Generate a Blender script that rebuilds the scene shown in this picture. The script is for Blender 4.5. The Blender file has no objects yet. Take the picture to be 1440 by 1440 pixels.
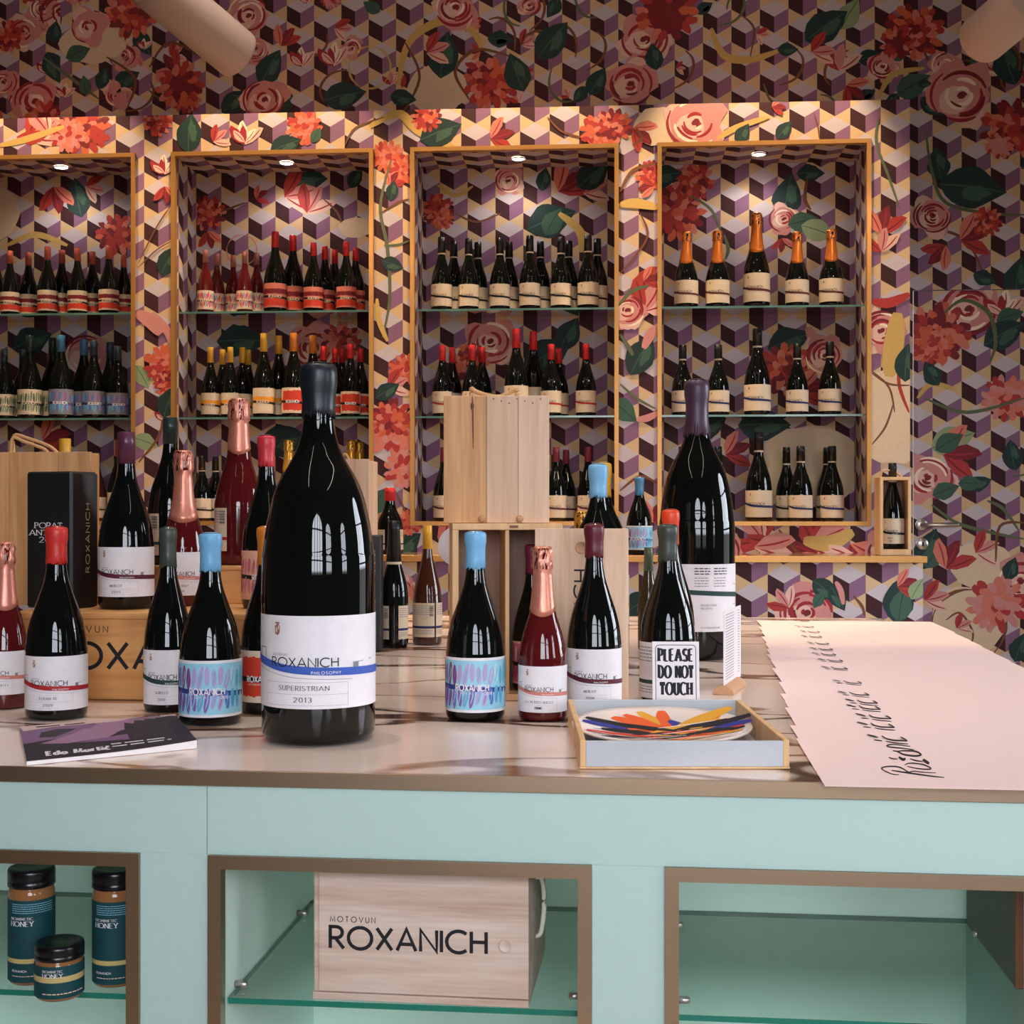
import bpy, math, random
from mathutils import Vector, Matrix
SC = bpy.context.scene
COL = SC.collection
# ------------------------------------------------------------------ camera, sky, big lights, exposure
F = 1900.0                       # focal length in pixels of the 1440 px frame
YAW = math.radians(4.07)
CAM = Vector((0, 0, 1.13))
cd = bpy.data.cameras.new('camera'); cam = bpy.data.objects.new('camera', cd); COL.objects.link(cam)
cd.sensor_width = 36.0; cd.lens = 36.0 * F / 1440.0; cd.clip_start = 0.05
cam.location = CAM; cam.rotation_euler = (math.radians(90), 0, YAW)
SC.camera = cam
SC.view_settings.view_transform = 'Standard'; SC.view_settings.look = 'None'
SC.view_settings.gamma = 1.0; SC.view_settings.use_curve_mapping = False
SC.view_settings.exposure = 0.0
SC.cycles.max_bounces = 8; SC.cycles.diffuse_bounces = 4; SC.cycles.glossy_bounces = 4
SC.cycles.transparent_max_bounces = 16; SC.cycles.caustics_reflective = False; SC.cycles.caustics_refractive = False
SC.cycles.use_denoising = True; SC.cycles.sample_clamp_indirect = 6.0

SKY_STRENGTH = 16.5
wd = bpy.data.worlds.new('sky'); SC.world = wd; wd.use_nodes = True
nt = wd.node_tree; nt.nodes.clear()
wo = nt.nodes.new('ShaderNodeOutputWorld'); bg = nt.nodes.new('ShaderNodeBackground')
tc = nt.nodes.new('ShaderNodeTexCoord'); sx = nt.nodes.new('ShaderNodeSeparateXYZ'); rp = nt.nodes.new('ShaderNodeValToRGB')
nt.links.new(tc.outputs['Generated'], sx.inputs[0]); nt.links.new(sx.outputs['Z'], rp.inputs[0])
e = rp.color_ramp.elements
e[0].position = 0.0; e[0].color = (0.10, 0.11, 0.10, 1); e[1].position = 0.03; e[1].color = (0.88, 0.92, 1.0, 1)
nt.links.new(rp.outputs[0], bg.inputs[0]); bg.inputs[1].default_value = SKY_STRENGTH; nt.links.new(bg.outputs[0], wo.inputs[0])
# windows of the room: (wall, centre along the wall, half width, sill, spring line)
REAR_Y, RIGHT_X, LEFT_X, CEIL_Z = -1.25, 3.4, -3.6, 3.7
WINDOWS = [('rear', 0.12, 0.66, 0.95, 2.1), ('rear', 1.75, 0.45, 0.95, 2.1), ('right', 0.3, 0.42, 0.95, 2.1), ('right', 3.7, 0.75, 0.5, 2.0)]
for w_, c_, hw_, s_, p_ in WINDOWS:                     # daylight enters through the panes; portals only guide its sampling
    L = bpy.data.lights.new('window_daylight', 'AREA'); L.shape = 'RECTANGLE'; L.size = hw_ * 2; L.size_y = p_ + hw_ - s_
    L.cycles.is_portal = True
    o = bpy.data.objects.new('window_daylight', L); COL.objects.link(o)
    zc = (s_ + p_ + hw_) / 2
    if w_ == 'rear': o.location = (c_, REAR_Y - 0.06, zc); o.rotation_euler = (math.radians(90), 0, math.pi)
    elif w_ == 'right': o.location = (RIGHT_X + 0.06, c_, zc); o.rotation_euler = (math.radians(90), 0, -math.pi / 2)
    else: o.location = (LEFT_X - 0.06, c_, zc); o.rotation_euler = (math.radians(90), 0, math.pi / 2)
    # area lamps shine along local -Z : aim them into the room
    d = {'rear': Vector((0, 1, 0)), 'right': Vector((-1, 0, 0)), 'left': Vector((1, 0, 0))}[w_]
    o.rotation_euler = d.to_track_quat('-Z', 'Z').to_euler()
SPOT_W, NICHE_W, LINEAR_E, DOWN_W, ISLAND_FILL_W = 8.0, 3.4, 30.0, 210.0, 55.0

# ------------------------------------------------------------------ pixel -> world helpers
RV = Vector((math.cos(YAW), math.sin(YAW), 0)); FV = Vector((-math.sin(YAW), math.cos(YAW), 0)); UV_ = Vector((0, 0, 1))
def ray(px, py): return RV * ((px - 720) / F) + FV - UV_ * ((py - 720) / F)
def on_z(px, py, z): d = ray(px, py); return CAM + d * ((z - CAM.z) / d.z)
def on_y(px, py, y): d = ray(px, py); return CAM + d * (y / d.y)
def at_depth(px, py, Z): return CAM + ray(px, py) * Z
def depth(p): return (p - CAM).dot(FV)
TOP = 0.777                                                # island top height
CA = math.radians(-1.73)                                   # the island is turned a little against the wall
C0 = CAM + FV * 1.803; C0.z = 0
CM = Matrix.Translation(C0) @ Matrix.Rotation(CA, 4, 'Z'); CMI = CM.inverted()
def front_uz(px, py):                                      # pixel -> (u, z) on the island front plane
    n = Vector((math.sin(-CA), math.cos(-CA), 0)); d = ray(px, py)
    p = CAM + d * ((C0 - CAM).dot(n) / d.dot(n)); q = CMI @ p
    return q.x, q.z

# ------------------------------------------------------------------ materials
def lin(c):
    c = c / 255.0
    return c / 12.92 if c <= 0.04045 else ((c + 0.055) / 1.055) ** 2.4
def rgb(r, g, b): return (lin(r), lin(g), lin(b), 1.0)
MATS = {}
def mat(name, col, rough=0.6, metal=0.0, spec=0.5, coat=0.0, noise=0.0, nscale=30.0, bump=0.0, bscale=200.0, emit=0.0, stretch=(1, 1, 1)):
    if name in MATS: return MATS[name]
    m = bpy.data.materials.new(name); m.use_nodes = True; MATS[name] = m
    t = m.node_tree; b = t.nodes['Principled BSDF']
    b.inputs['Base Color'].default_value = col; b.inputs['Roughness'].default_value = rough
    b.inputs['Metallic'].default_value = metal; b.inputs['Specular IOR Level'].default_value = spec
    b.inputs['Coat Weight'].default_value = coat; b.inputs['Coat Roughness'].default_value = 0.05
    if emit: b.inputs['Emission Color'].default_value = col; b.inputs['Emission Strength'].default_value = emit
    if noise or bump:
        tc = t.nodes.new('ShaderNodeTexCoord'); mp = t.nodes.new('ShaderNodeMapping'); mp.inputs['Scale'].default_value = stretch
        t.links.new(tc.outputs['Object'], mp.inputs[0])
    if noise:
        n = t.nodes.new('ShaderNodeTexNoise'); n.inputs['Scale'].default_value = nscale; n.inputs['Detail'].default_value = 5
        t.links.new(mp.outputs[0], n.inputs[0])
        mx = t.nodes.new('ShaderNodeMix'); mx.data_type = 'RGBA'
        mx.inputs['A'].default_value = [c * (1 - noise) for c in col[:3]] + [1]; mx.inputs['B'].default_value = [min(1, c * (1 + noise)) for c in col[:3]] + [1]
        t.links.new(n.outputs['Fac'], mx.inputs['Factor']); t.links.new(mx.outputs['Result'], b.inputs['Base Color'])
    if bump:
        n = t.nodes.new('ShaderNodeTexNoise'); n.inputs['Scale'].default_value = bscale; n.inputs['Detail'].default_value = 3
        t.links.new(mp.outputs[0], n.inputs[0])
        bp = t.nodes.new('ShaderNodeBump'); bp.inputs['Strength'].default_value = bump; bp.inputs['Distance'].default_value = 0.002
        t.links.new(n.outputs['Fac'], bp.inputs['Height']); t.links.new(bp.outputs[0], b.inputs['Normal'])
    return m
def wood(name, c1, c2, axis='X', rough=0.55, scale=1.0):
    if name in MATS: return MATS[name]
    m = mat(name, c1, rough); t = m.node_tree; b = t.nodes['Principled BSDF']
    tc = t.nodes.new('ShaderNodeTexCoord'); mp = t.nodes.new('ShaderNodeMapping')
    s = {'X': (1.2, 22, 22), 'Y': (22, 1.2, 22), 'Z': (22, 22, 1.2)}[axis]
    mp.inputs['Scale'].default_value = [k * scale for k in s]; t.links.new(tc.outputs['Object'], mp.inputs[0])
    n = t.nodes.new('ShaderNodeTexNoise'); n.inputs['Scale'].default_value = 1.6; n.inputs['Detail'].default_value = 6; n.inputs['Distortion'].default_value = 0.6
    t.links.new(mp.outputs[0], n.inputs[0])
    n2 = t.nodes.new('ShaderNodeTexNoise'); n2.inputs['Scale'].default_value = 9.0; n2.inputs['Detail'].default_value = 3; t.links.new(mp.outputs[0], n2.inputs[0])
    ad = t.nodes.new('ShaderNodeMath'); ad.operation = 'MULTIPLY_ADD'; ad.inputs[1].default_value = 0.35
    t.links.new(n2.outputs['Fac'], ad.inputs[0]); t.links.new(n.outputs['Fac'], ad.inputs[2])
    r = t.nodes.new('ShaderNodeValToRGB'); r.color_ramp.elements[0].position = 0.45; r.color_ramp.elements[1].position = 0.88
    r.color_ramp.elements[0].color = c1; r.color_ramp.elements[1].color = c2
    t.links.new(ad.outputs[0], r.inputs[0]); t.links.new(r.outputs[0], b.inputs['Base Color'])
    return m
def thin_glass(name, tint, gloss=0.06):
    m = bpy.data.materials.new(name); m.use_nodes = True; t = m.node_tree; t.nodes.clear(); MATS[name] = m
    o = t.nodes.new('ShaderNodeOutputMaterial'); tr = t.nodes.new('ShaderNodeBsdfTransparent'); gl = t.nodes.new('ShaderNodeBsdfGlossy'); mx = t.nodes.new('ShaderNodeMixShader')
    fr = t.nodes.new('ShaderNodeFresnel'); fr.inputs[0].default_value = 1.45
    tr.inputs[0].default_value = tint; gl.inputs['Roughness'].default_value = 0.02
    t.links.new(fr.outputs[0], mx.inputs[0]); t.links.new(tr.outputs[0], mx.inputs[1]); t.links.new(gl.outputs[0], mx.inputs[2]); t.links.new(mx.outputs[0], o.inputs[0])
    return m
# wallpaper of tumbling blocks: u, v in metres come from the mesh UVs
WP_W, WP_P, WP_A, WP_H = 0.1195, 0.1375, 0.0345, 0.0685
def wallpaper(name, u0, z0, w=WP_W, gain=1.0):
    m = bpy.data.materials.new(name); m.use_nodes = True; t = m.node_tree; b = t.nodes['Principled BSDF']; MATS[name] = m
    b.inputs['Roughness'].default_value = 0.7; b.inputs['Specular IOR Level'].default_value = 0.25
    k = w / WP_W; P, A, H = WP_P * k, WP_A * k, WP_H * k
    uv = t.nodes.new('ShaderNodeUVMap'); sp = t.nodes.new('ShaderNodeSeparateXYZ'); t.links.new(uv.outputs[0], sp.inputs[0])
    def N(op, a, b_=None, c=None):
        n = t.nodes.new('ShaderNodeMath'); n.operation = op
        for i, v in enumerate((a, b_, c)):
            if v is None: continue
            if isinstance(v, (int, float)): n.inputs[i].default_value = v
            else: t.links.new(v, n.inputs[i])
        return n.outputs[0]
    cu = N('DIVIDE', N('SUBTRACT', sp.outputs[0], u0), w)
    ci = N('FLOOR', cu); fx = N('SUBTRACT', N('FRACT', cu), 0.5)
    edge = N('MULTIPLY', N('SUBTRACT', 1.0, N('ABSOLUTE', N('MULTIPLY', fx, 2.0))), A)
    vv = N('ADD', N('DIVIDE', N('ADD', N('SUBTRACT', z0, sp.outputs[1]), 2 * A), P), N('MULTIPLY', N('FLOORED_MODULO', ci, 2.0), 0.5))
    tt = N('MULTIPLY', N('FRACT', vv), P)
    white = N('LESS_THAN', N('ABSOLUTE', N('SUBTRACT', tt, A)), edge)
    white = N('MAXIMUM', white, N('LESS_THAN', N('ABSOLUTE', N('SUBTRACT', tt, A + P)), edge))
    f0 = N('ADD', edge, A)
    face = N('MULTIPLY', N('GREATER_THAN', tt, f0), N('LESS_THAN', tt, N('ADD', f0, H)))
    face = N('MULTIPLY', face, N('SUBTRACT', 1.0, white))
    right = N('GREATER_THAN', fx, 0.0)
    def mixc(f, a, b_):
        n = t.nodes.new('ShaderNodeMix'); n.data_type = 'RGBA'; t.links.new(f, n.inputs['Factor'])
        for s, v in (('A', a), ('B', b_)):
            if isinstance(v, tuple): n.inputs[s].default_value = v
            else: t.links.new(v, n.inputs[s])
        return n.outputs['Result']
    g = lambda r_, g_, b2: tuple([lin(r_) * gain, lin(g_) * gain, lin(b2) * gain, 1.0])
    fc = mixc(right, g(64, 32, 38), g(138, 98, 128)); c = mixc(white, g(212, 178, 138), g(200, 186, 192)); c = mixc(face, c, fc)
    nz = t.nodes.new('ShaderNodeTexNoise'); nz.inputs['Scale'].default_value = 420; t.links.new(uv.outputs[0], nz.inputs[0])
    hs = t.nodes.new('ShaderNodeHueSaturation'); t.links.new(c, hs.inputs['Color']); t.links.new(N('ADD', N('MULTIPLY', nz.outputs['Fac'], 0.5), 0.75), hs.inputs['Value'])
    t.links.new(hs.outputs[0], b.inputs['Base Color'])
    return m
def marble():
    m = mat('marble_top', rgb(226, 200, 180), 0.13, spec=0.35); t = m.node_tree; b = t.nodes['Principled BSDF']
    tc = t.nodes.new('ShaderNodeTexCoord')
    def vein(rot, sc, nsc, seed, width):
        mp = t.nodes.new('ShaderNodeMapping'); mp.inputs['Rotation'].default_value = (0, 0, rot); mp.inputs['Scale'].default_value = sc; mp.inputs['Location'].default_value = (seed, seed * 2, 0)
        t.links.new(tc.outputs['Object'], mp.inputs[0])
        n = t.nodes.new('ShaderNodeTexNoise'); n.inputs['Scale'].default_value = nsc; n.inputs['Detail'].default_value = 4; n.inputs['Distortion'].default_value = 0.5; n.inputs['Roughness'].default_value = 0.45
        t.links.new(mp.outputs[0], n.inputs[0])
        s = t.nodes.new('ShaderNodeMath'); s.operation = 'SUBTRACT'; s.inputs[1].default_value = 0.5; t.links.new(n.outputs['Fac'], s.inputs[0])
        a = t.nodes.new('ShaderNodeMath'); a.operation = 'ABSOLUTE'; t.links.new(s.outputs[0], a.inputs[0])
        r = t.nodes.new('ShaderNodeValToRGB'); r.color_ramp.elements[0].color = (1, 1, 1, 1); r.color_ramp.elements[1].color = (0, 0, 0, 1)
        r.color_ramp.elements[0].position = width * 0.35; r.color_ramp.elements[1].position = width; t.links.new(a.outputs[0], r.inputs[0])
        return r.outputs[0]
    cl = t.nodes.new('ShaderNodeTexNoise'); cl.inputs['Scale'].default_value = 3.0; cl.inputs['Detail'].default_value = 5; t.links.new(tc.outputs['Object'], cl.inputs[0])
    def mixc(f, a, b_):
        n = t.nodes.new('ShaderNodeMix'); n.data_type = 'RGBA'; t.links.new(f, n.inputs['Factor'])
        for s, v in (('A', a), ('B', b_)):
            if isinstance(v, tuple): n.inputs[s].default_value = v
            else: t.links.new(v, n.inputs[s])
        return n.outputs['Result']
    c = mixc(cl.outputs['Fac'], rgb(222, 196, 180), rgb(244, 226, 214))
    c = mixc(vein(0.5, (0.8, 2.2, 1), 1.3, 3.1, 0.018), c, rgb(150, 110, 84))
    c = mixc(vein(0.22, (0.5, 2.0, 1), 0.9, 7.7, 0.010), c, rgb(72, 48, 38))
    t.links.new(c, b.inputs['Base Color'])
    return m

M_dark = mat('dark_bottle_glass', (0.0035, 0.0045, 0.004, 1), 0.03, spec=0.45)
M_amber = mat('amber_bottle_glass', (0.055, 0.016, 0.008, 1), 0.03)
M_rose = mat('rose_bottle_glass', (0.085, 0.007, 0.008, 1), 0.03)
M_olive = mat('olive_bottle_glass', (0.07, 0.042, 0.018, 1), 0.03)
def wax(name, c): return mat('wax_' + name, c, 0.38, noise=0.15, nscale=40, bump=0.25, bscale=60)
W = {'blue': wax('blue', rgb(118, 180, 222)), 'red': wax('red', rgb(208, 48, 42)), 'rosered': wax('rose_red', rgb(205, 52, 66)), 'maroon': wax('maroon', rgb(96, 26, 40)),
     'wine': wax('wine', rgb(126, 38, 62)), 'green': wax('green', rgb(60, 68, 60)), 'orange': wax('orange', rgb(222, 128, 40)), 'yellow': wax('yellow', rgb(224, 166, 52)),
     'black': wax('black', rgb(24, 28, 38)), 'violet': wax('violet', rgb(74, 50, 72)), 'olive': wax('olive', rgb(96, 108, 80)), 'orangered': wax('orange_red', rgb(226, 68, 32)),
     'plum': mat('plum_capsule', rgb(92, 44, 66), 0.3), 'darkgreen': mat('dark_green_capsule', rgb(34, 52, 48), 0.3), 'coral': mat('coral_capsule', rgb(206, 98, 78), 0.45), 'rosecap': mat('dusty_rose_capsule', rgb(170, 100, 90), 0.4),
     'scarlet': mat('scarlet_capsule', rgb(204, 34, 36), 0.4), 'ink': mat('ink_capsule', rgb(16, 18, 22), 0.35), 'navy': mat('navy_capsule', rgb(42, 62, 82), 0.35), 'sky': mat('sky_capsule', rgb(70, 130, 170), 0.4)}
M_copper = mat('copper_foil', rgb(216, 138, 116), 0.36, metal=0.5, bump=0.35, bscale=90)
M_gold = mat('orange_gold_foil', rgb(214, 122, 52), 0.3, metal=0.6, bump=0.3, bscale=120)
M_ygold = mat('yellow_gold_foil', rgb(220, 160, 60), 0.3, metal=0.6, bump=0.3, bscale=120)
M_bronze = mat('bronze_trim', rgb(186, 158, 132), 0.36, metal=1.0, bump=0.08, bscale=500)
M_brass = mat('brass_frame', rgb(206, 150, 84), 0.4, metal=0.55, bump=0.05, bscale=400)
M_mint = mat('mint_panel', rgb(182, 206, 198), 0.55, noise=0.03, nscale=60)
M_mint_in = mat('mint_inside', rgb(226, 248, 236), 0.5, noise=0.03, nscale=60)
M_glass = thin_glass('shelf_glass', (0.93, 0.985, 0.96, 1)); M_nglass = thin_glass('niche_shelf_glass', (0.70, 0.80, 0.77, 1)); M_pane = thin_glass('window_glass', (0.93, 0.95, 0.96, 1)); M_clear = thin_glass('clear_acrylic', (0.96, 0.97, 0.97, 1))
M_gedge = mat('glass_edge', rgb(30, 118, 98), 0.15); M_gedge2 = mat('glass_edge_pale', rgb(90, 130, 120), 0.15)
M_wood = wood('orange_wood', rgb(196, 130, 72), rgb(224, 164, 100), 'X'); M_woodz = wood('honey_wood_upright', rgb(192, 132, 80), rgb(226, 172, 118), 'Z')
M_pale = wood('pale_wood_upright', rgb(208, 164, 130), rgb(232, 196, 166), 'Z'); M_palex = wood('pale_wood', rgb(186, 152, 132), rgb(226, 204, 190), 'X')
M_pine = wood('pine', rgb(212, 162, 108), rgb(234, 192, 142), 'Z'); M_browood = wood('brown_wood', rgb(104, 58, 40), rgb(140, 84, 58), 'Z'); M_cork = mat('cork_wood', rgb(196, 150, 112), 0.7, noise=0.25, nscale=120)
M_inwood = wood('crate_inside', rgb(120, 88, 72), rgb(164, 124, 100), 'Z')
M_rope = mat('rope', rgb(206, 160, 110), 0.9, noise=0.3, nscale=300, bump=0.6, bscale=400); M_rope2 = mat('white_rope', rgb(220, 215, 200), 0.9, noise=0.3, nscale=300)
M_steel = mat('brushed_steel', rgb(190, 180, 170), 0.3, metal=0.9); M_pipe = mat('lamp_shell', rgb(196, 164, 146), 0.6)
M_black = mat('black_card', rgb(20, 20, 22), 0.5); M_black2 = mat('brown_black_card', rgb(36, 27, 24), 0.4); M_lid = mat('black_lid', rgb(16, 14, 20), 0.25)
M_plaster = mat('plaster', rgb(96, 84, 80), 0.9, noise=0.05, nscale=8); M_ceil = mat('ceiling_paint', rgb(135, 118, 106), 0.9); M_floor = wood('floor_boards', rgb(176, 156, 136), rgb(200, 180, 160), 'X', 0.4)
M_wframe = mat('window_frame_paint', rgb(40, 42, 46), 0.5); M_white = mat('white_card', rgb(235, 228, 230), 0.6); M_poster = mat('poster_board', rgb(242, 212, 208), 0.7, noise=0.02, nscale=30)
M_tray = mat('tray_paint', rgb(186, 188, 194), 0.6, noise=0.06, nscale=90); M_plate = mat('plate_glaze', rgb(238, 222, 214), 0.12); M_honey = mat('honey_glass', rgb(150, 100, 62), 0.08)
M_lamp = mat('lamp_disc', (1.0, 0.93, 0.85, 1), 0.5, emit=25.0); M_linear = mat('linear_diffuser', (1.0, 0.86, 0.68, 1), 0.5, emit=LINEAR_E)
# flat print colours
PC = {'white': (232, 226, 230), 'cream': (226, 202, 176), 'paper': (214, 194, 168), 'ink': (28, 26, 32), 'grey': (130, 128, 134), 'crest': (150, 105, 92), 'blueband': (62, 92, 178), 'navy': (36, 44, 96), 'redband': (176, 38, 44), 'maroonband': (92, 34, 48),
      'greenband': (40, 66, 64), 'coralband': (206, 128, 118), 'brownband': (90, 42, 36), 'orangeband': (230, 150, 40), 'black': (18, 16, 18), 'skyart': (150, 206, 226), 'cyanart': (96, 170, 206), 'violetart': (130, 98, 172), 'plumart': (134, 62, 116), 'blueart': (88, 112, 190),
      'redart': (206, 62, 40), 'orangeart': (226, 96, 44), 'pinkart': (208, 108, 132), 'magart': (168, 48, 92), 'peach': (232, 176, 150), 'greenart': (110, 128, 104), 'lilac': (178, 160, 206), 'palecyan': (176, 220, 232), 'navyband': (48, 62, 130), 'teal': (18, 66, 72), 'gold': (196, 172, 112), 'slate': (44, 38, 48), 'mauve': (126, 92, 128), 'mauve2': (158, 118, 148), 'pinkgrey': (206, 178, 176),
      'rosemid': (208, 138, 132), 'roselight': (228, 184, 168), 'rosedark': (160, 40, 52), 'rosecream': (246, 222, 200), 'fred': (176, 56, 52), 'fdred': (124, 34, 42), 'fcoral': (214, 122, 104), 'forange': (208, 98, 68), 'leafd': (34, 56, 54), 'leafm': (62, 92, 76), 'leafl': (142, 158, 118), 'ribbon': (206, 168, 96), 'stem': (120, 72, 48), 'stemg': (96, 104, 76),
      'beige': (222, 196, 164), 'umber': (92, 44, 40), 'pblack': (22, 20, 26), 'pyellow': (226, 160, 44), 'pblue': (44, 52, 140), 'porange': (228, 92, 34)}
def pm(k): return mat('print_' + k, rgb(*PC[k]), 0.62, spec=0.3, noise=0.07, nscale=70)

# ------------------------------------------------------------------ mesh builder
class MB:
    def __init__(s): s.v = []; s.f = []; s.m = []; s.sm = []; s.uv = []; s.mats = []
    def mi(s, m):
        if m not in s.mats: s.mats.append(m)
        return s.mats.index(m)
    def add(s, vs, fs, m, smooth=False, uvs=None):
        b = len(s.v); s.v += [tuple(v) for v in vs]; s.uv += (uvs if uvs else [(0, 0)] * len(vs)); i = s.mi(m)
        for f in fs: s.f.append([b + k for k in f]); s.m.append(i); s.sm.append(smooth)
    def quad(s, a, b, c, d, m, uvs=None): s.add([a, b, c, d], [(0, 1, 2, 3)], m, uvs=uvs)
    def box(s, x0, x1, y0, y1, z0, z1, m, bev=0.0, mx=None):
        """box with chamfered edges"""
        x0, x1 = min(x0, x1), max(x0, x1); y0, y1 = min(y0, y1), max(y0, y1); z0, z1 = min(z0, z1), max(z0, z1)
        if bev <= 0:
            vs = [(x, y, z) for z in (z0, z1) for y in (y0, y1) for x in (x0, x1)]
            fs = [(0, 2, 3, 1), (4, 5, 7, 6), (0, 1, 5, 4), (2, 6, 7, 3), (0, 4, 6, 2), (1, 3, 7, 5)]
        else:
            b = min(bev, (x1 - x0) * .45, (y1 - y0) * .45, (z1 - z0) * .45); vs = []; ix = {}
            X, Y, Z = (x0, x1), (y0, y1), (z0, z1); sg = (1, -1)
            for i in (0, 1):
                for j in (0, 1):
                    for k in (0, 1):
                        for ax in range(3):
                            p = [X[i] + b * sg[i], Y[j] + b * sg[j], Z[k] + b * sg[k]]; p[ax] = (X[i], Y[j], Z[k])[ax]
                            ix[i, j, k, ax] = len(vs); vs.append(tuple(p))
            fs = []
            for i in (0, 1):
                fs.append([ix[i, j, k, 0] for j, k in ((0, 0), (1, 0), (1, 1), (0, 1))][::1 if i else -1])
                fs.append([ix[j, i, k, 1] for j, k in ((0, 0), (1, 0), (1, 1), (0, 1))][::-1 if i else 1])
                fs.append([ix[j, k, i, 2] for j, k in ((0, 0), (1, 0), (1, 1), (0, 1))][::1 if i else -1])
            for i in (0, 1):
                for j in (0, 1):
                    fs.append([ix[i, j, 0, 0], ix[i, j, 0, 1], ix[i, j, 1, 1], ix[i, j, 1, 0]])
                    fs.append([ix[i, 0, j, 0], ix[i, 0, j, 2], ix[i, 1, j, 2], ix[i, 1, j, 0]])
                    fs.append([ix[0, i, j, 1], ix[0, i, j, 2], ix[1, i, j, 2], ix[1, i, j, 1]])
                    for k in (0, 1): fs.append([ix[i, j, k, 0], ix[i, j, k, 1], ix[i, j, k, 2]])
        if mx is not None: vs = [tuple(mx @ Vector(v)) for v in vs]
        s.add(vs, fs, m)
    def lathe(s, prof, seg, m, wob=None, mx=None, cap=True):
        vs = []; n = len(prof)
        for j, (z, r) in enumerate(prof):
            for i in range(seg):
                a = 2 * math.pi * i / seg; rr, zz = r, z
                if wob: rr, zz = wob(j, a, r, z)
                vs.append((rr * math.sin(a), -rr * math.cos(a), zz))
        fs = [(j * seg + i, j * seg + (i + 1) % seg, (j + 1) * seg + (i + 1) % seg, (j + 1) * seg + i) for j in range(n - 1) for i in range(seg)]
        if cap: fs.append(list(range(seg))[::-1]); fs.append([(n - 1) * seg + i for i in range(seg)])
        if mx is not None: vs = [tuple(mx @ Vector(v)) for v in vs]
        s.add(vs, fs, m, True)
    def tube(s, pts, r, m, seg=8, rads=None):
        pts = [Vector(p) for p in pts]; vs = []
        for i, p in enumerate(pts):
            d = (pts[min(i + 1, len(pts) - 1)] - pts[max(i - 1, 0)]).normalized()
            a = d.cross(Vector((0, 0, 1))); a = (d.cross(Vector((1, 0, 0))) if a.length < 1e-3 else a).normalized(); b = d.cross(a)
            R = rads[i] if rads else r
            for k in range(seg): t = 2 * math.pi * k / seg; vs.append(tuple(p + a * (R * math.cos(t)) + b * (R * math.sin(t))))
        fs = [(i * seg + k, i * seg + (k + 1) % seg, (i + 1) * seg + (k + 1) % seg, (i + 1) * seg + k) for i in range(len(pts) - 1) for k in range(seg)]
        fs += [list(range(seg)), [(len(pts) - 1) * seg + k for k in range(seg)]]
        s.add(vs, fs, m, True)
    def mesh(s, name):
        me = bpy.data.meshes.new(name); me.from_pydata(s.v, [], s.f)
        for m in s.mats: me.materials.append(m)
        me.polygons.foreach_set('material_index', s.m); me.polygons.foreach_set('use_smooth', s.sm)
        if any(u != (0, 0) for u in s.uv):
            l = me.uv_layers.new(name='UVMap'); buf = []
            for lp in me.loops: buf += s.uv[lp.vertex_index]
            l.data.foreach_set('uv', buf)
        me.update(); return me
    def build(s, name, parent=None, loc=None): return link(name, s.mesh(name), parent, loc)
def link(name, me, parent=None, loc=None, rz=0.0):
    o = bpy.data.objects.new(name, me); COL.objects.link(o)
    if parent is not None: o.parent = parent
    if loc is not None: o.location = loc
    if rz: o.rotation_euler = (0, 0, rz)
    return o
def tag(o, label=None, cat=None, group=None, kind=None):
    if label: o['label'] = label
    if cat: o['category'] = cat
    if group: o['group'] = group
    if kind: o['kind'] = kind
    return o
def thing(name, label, cat, loc=(0, 0, 0), rz=0.0, group=None):
    o = bpy.data.objects.new(name, None); COL.objects.link(o); o.location = loc; o.rotation_euler = (0, 0, rz); o.empty_display_size = 0.05
    return tag(o, label, cat, group)
def face_cam(p): return math.atan2(-p[0], p[1])

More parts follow.
